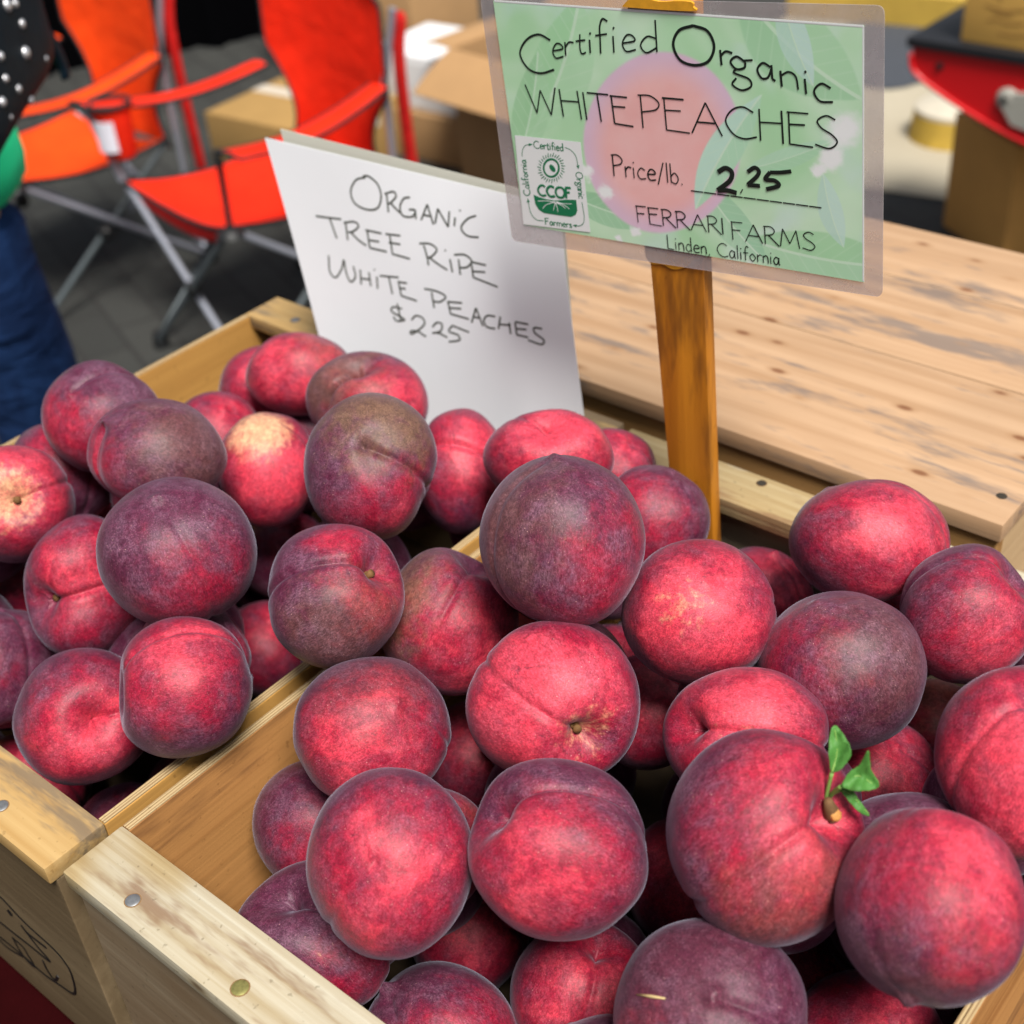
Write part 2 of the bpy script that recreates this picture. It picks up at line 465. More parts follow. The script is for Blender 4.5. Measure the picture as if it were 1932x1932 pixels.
# ------------------------------------------------------------------ peaches
peach(1, (-0.7498, 0.4088, 0.0632), 0.038, 1.029, (-0.35, 0.35, 0.85), (0.5, 0.85, 0.25), 'plump mauve peach with a deep cleft, highest at the left back by the jeans', kind='t', broad=0.08, seam=0.04, red=-0.1, blush=(-0.5, -0.5, 0.6))
peach(2, (-0.7969, 0.3918, 0.0071), 0.0375, 1.0, (-0.4, 0.7, -0.3), (0.5, 0.5, 0.5), 'dusky peach half hidden below the cleft one, near the jeans', kind='s', red=-0.35)
peach(3, (-0.7348, 0.322, 0.0475), 0.0375, 1.019, (0.35, 0.05, 0.95), (0.8, 0.3, 0.4), 'bright red peach with a cream scar round its stem, at the left frame edge', kind='s', red=0.45, pale=0.26, pside=(0.2, 0.1, 0.95), stem=True, cav=0.3)
peach(4, (-0.6591, 0.3857, 0.0763), 0.038, 1.183, (-0.62, 0.55, 0.5), (-0.75, -0.55, 0.3), 'two-lobed peach, dusky with fine pale dots, one red lobe on its left', kind='t', broad=0.16, seam=0.07, red=-0.2, blush=(-0.9, -0.1, 0.5), olive=0.35, oside=(0.8, 0.2, 0.5))
peach(5, (-0.8052, 0.4249, -0.0608), 0.0375, 1.0, (0.2, -0.8, -0.4), (0.5, 0.5, 0.5), 'red peach showing only a slice under the two-lobed dotted one', kind='s', red=0.5)
peach(6, (-0.7614, 0.4999, -0.0107), 0.0356, 1.0, (-0.3, -0.5, -0.6), (0.6, 0.5, 0.5), 'mauve-red peach between the cleft one and the side of the crate', kind='s', red=0.1, blush=(0.6, 0.3, 0.6))
peach(7, (-0.6685, 0.4769, 0.0114), 0.0375, 0.879, (-0.2, -0.85, -0.4), (0.9, 0.2, 0.3), 'bright red peach with a pale cream top, left of the olive lobed one', kind='s', red=0.55, blush=(0.2, -0.1, 0.9), pale=0.38, pside=(-0.1, 0.72, 0.66), seam=0.02, broad=0.02)
peach(8, (-0.7798, 0.5668, -0.0087), 0.0364, 1.0, (-0.2, -0.5, -0.6), (0.7, 0.3, 0.4), "crimson peach at the very back beside the crate's rear corner", kind='s', red=0.2)
peach(9, (-0.7228, 0.5611, 0.03), 0.0352, 1.269, (-0.55, -0.5, -0.4), (0.3, 0.9, 0.2), "wide red peach at the back under the crate's rear rail, left of the paper sign", kind='s', red=0.45, blush=(-0.2, 0.1, 0.9), seam=0.02, broad=0.03, olive=0.3, oside=(0.8, 0.6, 0.2))
peach(10, (-0.6362, 0.5447, 0.0396), 0.0375, 1.174, (0.05, 0.75, 0.62), (-0.75, -0.55, 0.35), 'peach with a deep fold running down its left, against the paper sign', kind='s', broad=0.17, seam=0.1, red=0.25, blush=(0.6, -0.2, 0.7), olive=0.5, oside=(-0.7, 0.5, 0.5))
peach(11, (-0.5191, 0.4438, 0.0889), 0.04, 0.902, (-0.1, 0.28, 0.95), (0.92, -0.28, 0.2), 'olive-brown pinched peach with a dark dimple, tallest below the paper sign', kind='t', broad=0.11, seam=0.05, red=0.0, blush=(0.3, -0.9, 0.3), olive=0.85, oside=(0.2, 0.9, 0.4), lumps=0.03, tip=-0.08)
peach(12, (-0.7898, 0.6046, -0.069), 0.0381, 1.0, (-0.2, -0.5, -0.6), (0.7, 0.3, 0.4), 'tan-brown peach showing a sliver under the folded one', kind='s', red=-0.1, olive=0.9, oside=(0, 0.7, 0.7))
peach(13, (-0.5622, 0.5603, 0.0013), 0.0375, 0.765, (-0.92, 0.25, 0.15), (0, 0.42, 0.9), "red peach with a level crease near its top, at the paper sign's foot", kind='s', red=0.25, blush=(0.2, 0.5, 0.8), broad=0.08, seam=0.07)
peach(14, (-0.4768, 0.554, 0.0494), 0.0354, 1.322, (0, 0.55, 0.83), (-0.5, 0.8, 0.2), "wide pinkish red peach with a shallow hollow, under the paper sign's right corner", kind='s', red=0.55, blush=(0.2, 0.3, 0.9), cav=0.2, cavw=0.34)
peach(15, (-0.4606, 0.6036, 0.0162), 0.0286, 1.0, (-0.2, -0.6, -0.6), (0.6, 0.3, 0.5), 'small mauve peach at the back rail, just left of the stake', kind='s', red=-0.05)
peach(16, (-0.4072, 0.5737, 0.0159), 0.0348, 0.99, (-0.3, -0.8, -0.3), (0.6, 0.3, 0.5), 'mauve-red peach leaning beside the foot of the stake', kind='s', red=-0.02, blush=(-0.5, -0.2, 0.7), seam=0.01, broad=0.02)
peach(17, (-0.3643, 0.428, 0.1111), 0.043, 0.956, (-0.08, 0.93, 0.28), (-0.85, -0.05, 0.5), 'topmost peach of the heap, large, dusky purple with frosty fuzz', kind='t', red=-0.3, blush=(0.5, -0.5, 0.5), broad=0.03, seam=0.022, tip=0.05, olive=0.35, oside=(-0.9, 0.2, 0.3))
peach(18, (-0.5556, 0.3229, 0.0862), 0.0423, 1.05, (-0.1, 0.72, 0.66), (0.55, -0.55, 0.62), 'big purple peach with a fine seam, biggest of the left crate', kind='t', broad=0.03, seam=0.022, tip=0.05, red=-0.42, blush=(0.4, -0.4, 0.6), lumps=0.02)
peach(19, (-0.667, 0.3178, 0.0118), 0.0375, 0.806, (-0.62, -0.22, 0.72), (0.8, 0.12, 0.55), 'two-lobed peach with a stem end on its left, beside the big purple one', kind='s', broad=0.18, seam=0.06, red=0.12, blush=(0.4, 0.2, 0.8), stem=True, cav=0.3)
peach(20, (-0.8054, 0.3462, -0.0658), 0.0375, 1.021, (-0.3, -0.5, -0.6), (0.6, 0.3, 0.5), 'plum-red peach left of the two-lobed stemmed one', kind='s', red=-0.1, blush=(0.6, -0.3, 0.6))
peach(21, (-0.7076, 0.2649, -0.0406), 0.0375, 0.847, (0.1, -0.7, 0.1), (0.75, 0.1, 0.6), 'near-black purple peach at the left frame edge above the rail', kind='s', red=-0.75, seam=0.03, broad=0.08)
peach(22, (-0.5886, 0.2546, -0.0063), 0.039, 0.969, (0.42, 0.08, 0.9), (0.9, 0.2, 0.2), 'wide crimson peach with a dark stem hollow, lowest in the left crate', kind='s', red=0.25, blush=(0.4, -0.3, 0.8), cav=0.26, cavw=0.26)
peach(23, (-0.5101, 0.2788, 0.0429), 0.0372, 0.962, (-0.9, -0.1, 0.35), (0.25, 0.9, 0.5), 'round peach, hot pink above and dusky below, resting on the dividing boards', kind='s', red=0.1, blush=(0.1, 0.65, 0.75), seam=0.03, broad=0.05)
peach(24, (-0.4734, 0.3609, 0.0683), 0.0373, 0.947, (0.8, 0.38, 0.42), (-0.55, 0.35, 0.72), 'dusky peach with a pinched stem end, just left of the dividing boards', kind='s', broad=0.09, seam=0.05, red=-0.2, blush=(0.7, 0.5, 0.5), olive=0.35, oside=(0.3, -0.6, 0.6), stem=True, cav=0.3)
peach(25, (-0.7573, 0.5157, -0.149), 0.036, 1.0, (-0.2, -0.6, -0.6), (0.6, 0.3, 0.5), 'dark peach in the shade between the big purple one and the curved-seam one', kind='s', red=-0.5, olive=0.5)
peach(26, (-0.4442, 0.4179, 0.0208), 0.04, 0.94, (0.42, 0.86, 0.1), (0.2, 0.6, 0.7), 'dusky red peach with an olive left cheek, left below the topmost one', kind='s', red=0.25, blush=(0.4, -0.3, 0.8), olive=0.7, oside=(-0.85, 0.35, 0.05), broad=0.05, seam=0.03)
peach(27, (-0.5811, 0.6113, -0.1403), 0.0337, 1.0, (-0.2, -0.6, -0.6), (0.6, 0.3, 0.5), 'pinkish peach showing a sliver left of the topmost one', kind='s', red=0.3)
peach(28, (-0.6018, 0.2584, -0.1306), 0.0359, 1.0, (-0.2, -0.6, -0.6), (0.6, 0.3, 0.5), "dark purple peach deep down by the left crate's front rail", kind='s', red=-0.5)
peach(29, (-0.7063, 0.2525, -0.143), 0.0406, 1.018, (-0.2, -0.6, -0.6), (0.6, 0.3, 0.5), 'dark red peach deep under the wide crimson one', kind='s', red=0.2)
peach(30, (-0.6145, 0.3217, -0.1508), 0.0342, 1.0, (-0.2, -0.6, -0.6), (0.6, 0.3, 0.5), 'shaded brown peach under the pink-topped one, against the dividing boards', kind='s', red=-0.4, olive=0.4)
peach(31, (-0.6853, 0.451, -0.1491), 0.0359, 1.0, (-0.2, -0.6, -0.6), (0.6, 0.3, 0.5), 'deep shaded peach in the dark gap left of the dividing boards', kind='s', red=0.0)
peach(32, (-0.4167, 0.3252, 0.0255), 0.04, 1.073, (0.42, 0.47, 0.77), (0.85, 0.0, 0.3), 'crimson peach with dusky top, standing by the end of the dividing boards', kind='t', red=0.25, blush=(0.2, -0.3, 0.9), tip=0.04, seam=0.025, broad=0.03, olive=0.15)
peach(33, (-0.3327, 0.3773, 0.0521), 0.041, 1.068, (0.4, -0.34, 0.85), (-0.8, 0.5, 0.35), 'pink-red peach with a stem hollow and a long seam, centre of the heap', kind='s', red=0.62, blush=(-0.4, 0.2, 0.85), broad=0.05, seam=0.03, stem=True, cav=0.34, cavw=0.26, pale=0.13, pside=(0.38, -0.26, 0.86))
peach(34, (-0.3079, 0.4722, 0.0578), 0.0401, 1.051, (0.0, -0.5, -0.86), (0.6, 0.3, 0.5), 'glowing red peach with a yellow scar streak, right of the topmost one', kind='s', red=0.55, blush=(-0.1, -0.1, 0.95), pale=0.12, pside=(-0.32, 0.12, 0.93), seam=0.02, broad=0.02)
peach(35, (-0.2329, 0.4963, 0.0401), 0.0424, 1.054, (0.35, -0.85, -0.3), (0.6, 0.5, 0.4), 'broad purple-grey peach with a tiny dark spot and red left cheek', kind='s', red=-0.35, blush=(-0.9, 0.1, 0.4), seam=0.01, broad=0.02, olive=0.25, oside=(0.5, 0.3, 0.6), lumps=0.028)
peach(36, (-0.2689, 0.5934, 0.0469), 0.0399, 1.231, (0.52, -0.85, 0.12), (0.6, 0.5, 0.5), 'rosy peach with a dark stem end underneath, against the rear rail by the table', kind='s', red=0.4, blush=(0.2, 0.2, 0.9), seam=0.012, broad=0.02, cav=0.3, lumps=0.028)
peach(37, (-0.1992, 0.5707, 0.0397), 0.0364, 0.969, (0.66, 0.58, 0.45), (-0.55, 0.75, 0.3), "dull red peach at the right edge, below the plank stand's corner", kind='s', red=0.1, blush=(0.2, -0.2, 0.9), broad=0.06, seam=0.04)
peach(38, (-0.3494, 0.6082, -0.0503), 0.0368, 1.0, (0.22, 0.82, 0.4), (0.5, 0.4, 0.6), 'pointed red peach in the dip behind the yellow-scarred one', kind='t', red=0.15, tip=0.1)
peach(39, (-0.2427, 0.4205, 0.0443), 0.037, 1.177, (-0.9, 0.22, 0.35), (0.35, 0.15, 0.92), 'pink-striped peach with a notch on its left, behind the leafy one', kind='s', red=0.5, blush=(-0.2, 0.5, 0.8), broad=0.1, seam=0.04, pale=0.05, pside=(-0.35, 0.25, 0.9))
peach(40, (-0.1986, 0.3592, 0.0592), 0.0427, 0.931, (0.7, 0.36, 0.6), (-0.3, 0.25, 0.9), 'large peach with a stalk and fresh green leaves, right of centre', kind='s', red=0.12, blush=(0.25, 0.45, 0.85), broad=0.06, seam=0.045, tip=0.09, cav=0.42, cavw=0.32, twist=0.9, stem=True, olive=0.35, oside=(-0.1, -0.7, 0.7))
peach(41, (-0.1212, 0.3595, 0.0701), 0.0383, 0.956, (-0.36, -0.84, 0.4), (-0.8, -0.1, 0.6), 'big glossy crimson peach at the lower right, beside the crate side', kind='t', red=0.22, blush=(0.3, 0.7, 0.6), tip=0.09, broad=0.012, seam=0.008, olive=0.2, oside=(0, -0.9, 0.4))
peach(42, (-0.1227, 0.4534, 0.0724), 0.038, 0.882, (0.1, 0.86, 0.5), (-0.85, 0.2, 0.45), 'bright cherry-red peach cut by the right frame edge', kind='s', red=0.7, blush=(-0.2, 0, 0.95), broad=0.06, seam=0.03)
peach(43, (-0.2788, 0.3147, 0.0388), 0.0404, 1.057, (-0.82, 0.45, 0.3), (-0.2, 0.85, 0.5), 'big freckled crimson peach with a crease at its upper left, bottom centre', kind='s', red=0.15, blush=(-0.3, -0.2, 0.9), broad=0.1, seam=0.05)
peach(44, (-0.3448, 0.2651, 0.03), 0.0412, 0.896, (-0.06, 0.25, 0.96), (-0.7, -0.62, 0.3), 'big rose-mauve peach showing its dry tip face on, by the front crate corner', kind='t', red=0.18, blush=(0.1, 0.1, 0.95), broad=0.04, seam=0.025, tip=-0.03, lumps=0.022)
peach(45, (-0.4533, 0.3039, -0.0531), 0.0357, 1.034, (-0.3, -0.6, -0.6), (0.6, 0.3, 0.5), 'crimson peach tucked against the plywood side behind the tip-on one', kind='s', red=0.15, blush=(0.6, -0.4, 0.6))
peach(46, (-0.3927, 0.2514, -0.0503), 0.0394, 1.234, (-0.5, 0.75, 0.45), (0.1, 0.6, 0.7), 'dark plum peach with a double-lobed top, against the front rail', kind='s', red=-0.45, broad=0.15, seam=0.05, blush=(0.5, -0.4, 0.5))
peach(47, (-0.323, 0.2598, -0.0864), 0.0374, 1.083, (-0.7, 0.7, 0.12), (-0.4, 0.3, 0.8), 'red peach with a sharp tip at its upper left, cut by the bottom edge', kind='t', red=0.2, blush=(0.3, -0.4, 0.8), tip=0.15, broad=0.06, seam=0.03)
peach(48, (-0.2772, 0.3194, -0.0841), 0.0375, 0.943, (0.25, 0.88, 0.35), (0, 0.1, 0.98), 'dark red peach with a seam down its middle, between the tip ones at the bottom', kind='s', red=0.25, broad=0.07, seam=0.03, blush=(0.1, 0.2, 0.9))
peach(49, (-0.1878, 0.301, 0.0041), 0.0411, 0.989, (-0.06, 0.5, 0.86), (0.88, -0.12, 0.35), 'large purple peach with a ridged tip and a dry straw on it, bottom edge', kind='t', red=-0.35, blush=(-0.7, -0.5, 0.3), tip=0.05, broad=0.06, seam=0.04, olive=0.1, oside=(-0.5, 0.6, 0.5))
peach(50, (-0.1442, 0.3757, -0.0763), 0.0375, 1.042, (-0.2, -0.6, -0.6), (0.6, 0.3, 0.5), 'dark crimson peach at the bottom edge under the big shiny one', kind='s', red=0.05)
peach(51, (-0.295, 0.443, -0.1261), 0.0375, 1.0, (-0.2, -0.6, -0.6), (0.6, 0.3, 0.5), 'deep red peach in shade under the leafy one', kind='s', red=0.3)
peach(52, (-0.2195, 0.5203, -0.0621), 0.0375, 1.016, (-0.2, -0.6, -0.6), (0.6, 0.3, 0.5), 'dark magenta peach in shade right of the green leaves', kind='s', red=0.05)
peach(53, (-0.3887, 0.3483, -0.1487), 0.0363, 1.0, (-0.2, -0.6, -0.6), (0.6, 0.3, 0.5), 'dark red peach in the gap under the freckled and rose-mauve ones', kind='s', red=0.3)
peach(54, (-0.3471, 0.4834, -0.047), 0.0339, 1.0, (-0.2, -0.6, -0.6), (0.6, 0.3, 0.5), 'dim red peach in the deep gap right of the long-seamed one', kind='s', red=0.2)
peach(55, (-0.4005, 0.5116, -0.0691), 0.0326, 1.0, (-0.2, -0.6, -0.6), (0.6, 0.3, 0.5), 'dim peach in the gap below the topmost one', kind='s', red=0.1)
peach(56, (-0.2227, 0.6128, -0.0985), 0.0322, 1.0, (-0.2, -0.6, -0.6), (0.6, 0.3, 0.5), 'brownish peach deep between the purple-grey one and the cherry-red one', kind='s', red=0.0, olive=0.5)
peach(57, (-0.1647, 0.5848, -0.1496), 0.0354, 1.0, (-0.2, -0.6, -0.6), (0.6, 0.3, 0.5), 'dark red peach deep under the cherry-red one at the right', kind='s', red=0.2)
peach(58, (-0.4538, 0.431, -0.109), 0.0352, 1.0, (-0.2, -0.6, -0.6), (0.6, 0.3, 0.5), 'dim peach in the dark gap left of the long-seamed one', kind='s', red=0.0)
peach(60, (-0.2159, 0.4378, -0.152), 0.033, 1.0, (-0.2, -0.6, -0.6), (0.6, 0.3, 0.5), 'dim red peach in the gap between the leafy and the big shiny ones', kind='s', red=0.1)
peach(61, (-0.46, 0.5094, -0.073), 0.0292, 1.0, (-0.2, -0.6, -0.6), (0.6, 0.3, 0.5), 'red peach showing a sliver below left of the topmost one', kind='s', red=0.3)
peach(62, (-0.252, 0.6132, -0.0268), 0.0319, 1.0, (-0.2, -0.6, -0.6), (0.6, 0.3, 0.5), 'brown-red peach showing a sliver under the rosy one at the rear rail', kind='s', red=0.1)
FILL = [(-0.4051, 0.4714, 0.0569, 0.0383), (-0.5694, 0.4823, 0.045, 0.0378), (-0.6083, 0.3532, 0.0352, 0.0378), (-0.6639, 0.3905, 0.0016, 0.0378), (-0.1474, 0.407, 0.0203, 0.0367), (-0.1398, 0.4747, 0.0101, 0.0307), (-0.7305, 0.4328, -0.0059, 0.0384), (-0.2844, 0.4816, -0.0143, 0.0371), (-0.4401, 0.5131, 0.0056, 0.0372), (-0.3703, 0.428, 0.0074, 0.0371), (-0.7932, 0.3168, 0.0034, 0.0366), (-0.2669, 0.5489, -0.0131, 0.0356), (-0.6035, 0.5078, -0.0072, 0.0302), (-0.5687, 0.4523, -0.0241, 0.0383), (-0.2278, 0.4472, -0.0163, 0.0316), (-0.207, 0.389, -0.007, 0.0337), (-0.5579, 0.3158, 0.0104, 0.0322), (-0.1444, 0.5422, 0.0044, 0.0355), (-0.1532, 0.6045, 0.0087, 0.0293), (-0.6276, 0.5649, -0.0322, 0.0383), (-0.307, 0.3518, -0.0234, 0.0382), (-0.3683, 0.3092, -0.0219, 0.0316), (-0.7184, 0.5492, -0.0413, 0.0379), (-0.4539, 0.3642, -0.0221, 0.0327), (-0.4489, 0.5713, -0.0386, 0.0368), (-0.6101, 0.3255, -0.0362, 0.0381), (-0.1635, 0.4396, -0.0432, 0.038), (-0.1505, 0.5877, -0.0561, 0.0384), (-0.4017, 0.443, -0.0584, 0.0381), (-0.3564, 0.3915, -0.0493, 0.0325), (-0.2079, 0.3414, -0.0604, 0.0384), (-0.2233, 0.2693, -0.0584, 0.0382), (-0.7817, 0.2731, -0.0555, 0.0384), (-0.7176, 0.3656, -0.0446, 0.0381), (-0.6544, 0.3765, -0.0644, 0.031), (-0.5647, 0.5952, -0.0652, 0.0384), (-0.7338, 0.4308, -0.0813, 0.0379), (-0.7821, 0.5325, -0.0705, 0.0364), (-0.2922, 0.5234, -0.0758, 0.0385), (-0.2561, 0.4603, -0.0724, 0.0333), (-0.3952, 0.3282, -0.0789, 0.0349), (-0.6215, 0.4845, -0.0647, 0.0365), (-0.5625, 0.4592, -0.0992, 0.0382), (-0.2855, 0.5974, -0.0817, 0.035), (-0.6781, 0.5973, -0.0769, 0.0372), (-0.6672, 0.3117, -0.0786, 0.0352), (-0.3988, 0.5748, -0.092, 0.0373), (-0.1827, 0.4727, -0.1046, 0.0351), (-0.3641, 0.411, -0.116, 0.0382), (-0.7292, 0.2991, -0.0934, 0.032), (-0.1652, 0.5369, -0.1034, 0.0332), (-0.2169, 0.3004, -0.1273, 0.0384), (-0.7809, 0.4741, -0.1036, 0.0328), (-0.6884, 0.3832, -0.1235, 0.0381), (-0.6229, 0.4835, -0.1387, 0.0382), (-0.579, 0.5434, -0.1174, 0.0373), (-0.7929, 0.2995, -0.1228, 0.038), (-0.8254, 0.3885, -0.1223, 0.0365), (-0.8121, 0.5659, -0.1302, 0.0385), (-0.4039, 0.4759, -0.1293, 0.0381), (-0.2454, 0.4976, -0.1298, 0.0367), (-0.448, 0.5368, -0.1317, 0.0373), (-0.314, 0.5143, -0.148, 0.0382), (-0.1951, 0.3731, -0.1305, 0.0377), (-0.7364, 0.6047, -0.1087, 0.0303), (-0.4478, 0.3159, -0.1265, 0.0379), (-0.2901, 0.2844, -0.1487, 0.0378), (-0.3592, 0.2843, -0.1414, 0.0335), (-0.3347, 0.5827, -0.1298, 0.0382), (-0.2218, 0.5579, -0.1274, 0.0306), (-0.5865, 0.4307, -0.1557, 0.0301), (-0.8238, 0.4972, -0.1493, 0.0347), (-0.7108, 0.5663, -0.1495, 0.0319), (-0.774, 0.4281, -0.1493, 0.0345), (-0.7705, 0.3629, -0.1518, 0.0315), (-0.7738, 0.244, -0.1537, 0.029), (-0.7333, 0.3152, -0.1527, 0.0312), (-0.2582, 0.3923, -0.1527, 0.0312), (-0.1565, 0.3232, -0.1545, 0.0323), (-0.2693, 0.5863, -0.1549, 0.032), (-0.4079, 0.5824, -0.1569, 0.0291), (-0.6483, 0.5534, -0.1545, 0.0325), (-0.5402, 0.3689, -0.1569, 0.0301), (-0.5418, 0.4912, -0.1546, 0.0324), (-0.8375, 0.249, -0.1526, 0.0344), (-0.5395, 0.2478, -0.1569, 0.0301), (-0.7134, 0.5019, -0.1002, 0.0343), (-0.1502, 0.437, -0.1529, 0.0341), (-0.1434, 0.2446, -0.1566, 0.0304), (-0.3165, 0.3817, -0.1563, 0.0307), (-0.4529, 0.2499, -0.1557, 0.0313), (-0.1495, 0.5056, -0.1558, 0.0312), (-0.454, 0.3759, -0.1561, 0.0309), (-0.1409, 0.2902, -0.1052, 0.031)]
# peaches deep in the crates that carry the heap: they show only as dim red slivers in the gaps
_fm = []
for s_ in range(5):
    U, V, fs = peach_shape(900+s_, .06, .035, .26, .3, .03, .02)
    V = V/np.mean(np.linalg.norm(V, axis=1)); _fm.append(peach_mesh('peach', U, V, fs))
random.seed(5)
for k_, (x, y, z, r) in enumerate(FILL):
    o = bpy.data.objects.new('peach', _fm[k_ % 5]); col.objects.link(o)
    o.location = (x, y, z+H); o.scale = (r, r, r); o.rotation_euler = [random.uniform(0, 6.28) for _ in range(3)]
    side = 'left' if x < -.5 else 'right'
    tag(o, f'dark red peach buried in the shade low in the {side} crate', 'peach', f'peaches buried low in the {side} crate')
    o['skin_seed'] = k_*2.31; o['skin_red'] = random.uniform(-.8, .1); o['skin_blush'] = [0.3, 0.2, 0.9]  # skin kept darker here to deepen the shade in the gaps
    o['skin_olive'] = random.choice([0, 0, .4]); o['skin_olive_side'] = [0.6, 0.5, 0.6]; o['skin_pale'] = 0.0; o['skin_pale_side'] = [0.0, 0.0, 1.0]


# ------------------------------------------------------------------ ground
def ground_mat():
    m, nt, b = new_mat('dark_paving'); k = NT(nt); v = k.obj()
    n = k.noise(v, 3.0, 5, .6); g = k.noise(v, 90.0, 3, .7)
    br = k.n('ShaderNodeTexBrick'); nt.links.new(k.mapping(v, (1, 1, 1), (0, 0, 0), (0, 0, .35)), br.inputs['Vector'])
    br.inputs['Scale'].default_value = 1.0; br.inputs['Brick Width'].default_value = .24; br.inputs['Row Height'].default_value = .12
    br.inputs['Mortar Size'].default_value = .006
    br.inputs['Color1'].default_value = (.018, .020, .019, 1); br.inputs['Color2'].default_value = (.032, .034, .032, 1); br.inputs['Mortar'].default_value = (.010, .010, .010, 1)
    c = k.mix(.7, br.outputs['Color'], k.mix(n, (.5, .5, .5), (1.6, 1.55, 1.4)), 'MULTIPLY')
    c = k.mix(k.math('MULTIPLY', g, .3), c, (.058, .057, .052))
    nt.links.new(c, b.inputs['Base Color']); b.inputs['Roughness'].default_value = .8
    k.bump(g, .4, .004, b); return m
def slab_mat():  # pavement whose pale beige holds the sunlight beyond the shade
    m, nt, b = new_mat('beige_paving'); k = NT(nt); v = k.obj()
    c = k.mix(k.noise(v, 2.0, 5, .6), (.36, .31, .22), (.50, .45, .34))
    c = k.mix(k.math('MULTIPLY', k.noise(v, 80, 3), .3), c, (.28, .25, .19))
    nt.links.new(c, b.inputs['Base Color']); b.inputs['Roughness'].default_value = .85; return m
gm = MB(); gm.grid(lambda u, v: (-60+120*u, -60+120*v, 0), 2, 2)
tag(gm.build('ground', ground_mat()), kind='structure')
pv = MB()
_a = onz(1672, 362, 0); _b = onz(1790, 380, 0); _d = (_b-_a).normalized(); _q = Vector((-_d.y, _d.x, 0))
_s = _a - _d*.9
pv.add([(p.x, p.y, .004) for p in (_s, _s+_d*14, _s+_d*14+_q*1.45, _s+_q*1.45)], [(0, 1, 2, 3)])
tag(pv.build('pavement', slab_mat()), kind='structure')
M_KERB = plain('yellow_kerb_paint', (.55, .36, .06), .75, var=.25, scale=14)
kb = MB(); _k0 = _s + _q*1.46; _k1 = _k0 + _d*14
kb.slab([(_k0.x, _k0.y, .06), (_k1.x, _k1.y, .06), (_k1.x+_q.x*.16, _k1.y+_q.y*.16, .06), (_k0.x+_q.x*.16, _k0.y+_q.y*.16, .06)], (0, 0, 1), .12)
tag(kb.build('kerb', M_KERB), kind='structure')
pt = MB(); _c = onz(1690, 105, 0)  # flat dark shape painted in for a shadow on the pavement
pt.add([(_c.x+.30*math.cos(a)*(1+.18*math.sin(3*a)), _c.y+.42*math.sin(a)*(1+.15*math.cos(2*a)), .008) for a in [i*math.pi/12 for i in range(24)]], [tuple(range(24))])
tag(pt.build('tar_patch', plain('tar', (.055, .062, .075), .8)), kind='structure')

# ------------------------------------------------------------------ market table under the crates
M_CLOTH = plain('dark_red_cloth', (.022, .0014, .0020), .95, scale=60, var=.3, spec=.05, sheen=0.0, bump=.2)
M_METAL = plain('grey_steel', (.45, .46, .48), .35, metal=.8, scale=50)
M_ALU = plain('brushed_aluminium', (.36, .38, .44), .5, metal=.5, scale=50, var=.08)
M_BLACKPL = plain('black_plastic', (.012, .013, .014), .5, scale=40)
TZ = H - .2085
mt = empty('market_table', (-.45, .62, 0), 'folding market table under a dark red cloth, carrying the peach crates', 'table')
b_ = MB(); b_.box((-1.15, .10, TZ-.035), (.30, 1.16, TZ-.006), .004); b_.build('table_top', plain('table_board', (.3, .27, .22)), mt)
for x in (-1.08, .23):
    for y in (.17, 1.09):
        l_ = MB(); l_.tube([(x, y, 0.0), (x, y, TZ-.036)], .016, 10); l_.build('leg', M_METAL, mt, smooth=True, angle=40)
def clothfn():
    mb = MB(); x0, x1, y0, y1 = -1.165, .315, .085, 1.175; drop = .42
    per = [];  n = 26
    for i in range(n): per.append((x0+(x1-x0)*i/n, y0, 0, -1))
    for i in range(n): per.append((x1, y0+(y1-y0)*i/n, 1, 0))
    for i in range(n): per.append((x1-(x1-x0)*i/n, y1, 0, 1))
    for i in range(n): per.append((x0, y1-(y1-y0)*i/n, -1, 0))
    m = len(per); rows = 5; vs = []; fs = []
    for r in range(rows+1):
        for i, (x, y, nx, ny) in enumerate(per):
            wv = .022*math.sin(i*1.15)+.012*math.sin(i*2.7+1)
            k = r/rows; o = (.006+wv*k+.015*k) if r else 0
            vs.append((x+nx*o, y+ny*o, TZ-.003-drop*k*(1 if r else 0)))
    for r in range(rows):
        for i in range(m):
            j = (i+1) % m; fs.append((r*m+i, r*m+j, (r+1)*m+j, (r+1)*m+i))
    fs.append(tuple(range(m))); mb.add(vs, fs); return mb
co = clothfn().build('tablecloth', M_CLOTH, None, smooth=True, angle=35)
tag(co, 'dark red cloth hanging over the market table beneath the crates', 'tablecloth')

# ------------------------------------------------------------------ crates
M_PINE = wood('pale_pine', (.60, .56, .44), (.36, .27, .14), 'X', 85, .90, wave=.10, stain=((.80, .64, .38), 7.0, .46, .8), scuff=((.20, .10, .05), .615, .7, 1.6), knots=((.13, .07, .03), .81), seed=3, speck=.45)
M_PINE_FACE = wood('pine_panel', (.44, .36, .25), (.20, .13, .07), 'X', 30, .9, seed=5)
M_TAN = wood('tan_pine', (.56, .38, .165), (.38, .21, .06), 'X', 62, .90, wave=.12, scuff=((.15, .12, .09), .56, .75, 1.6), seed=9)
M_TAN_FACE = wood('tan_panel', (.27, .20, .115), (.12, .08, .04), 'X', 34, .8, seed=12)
M_PLY_IN = wood('plywood_face', (.54, .26, .085), (.30, .115, .03), 'Y', 60, 1.0, seed=7, scuff=((.16, .07, .03), .60, .6))
M_PLY_OLD = wood('amber_plywood', (.60, .32, .085), (.34, .15, .035), 'Y', 60, .6, seed=17)
M_PLY_EDGE = wood('plywood_edge', (.60, .45, .24), (.22, .12, .05), 'Y', 420, 1.0, seed=8)
M_NAIL = plain('nail_head', (.26, .27, .28), .45, metal=.6, scale=400, var=.4)
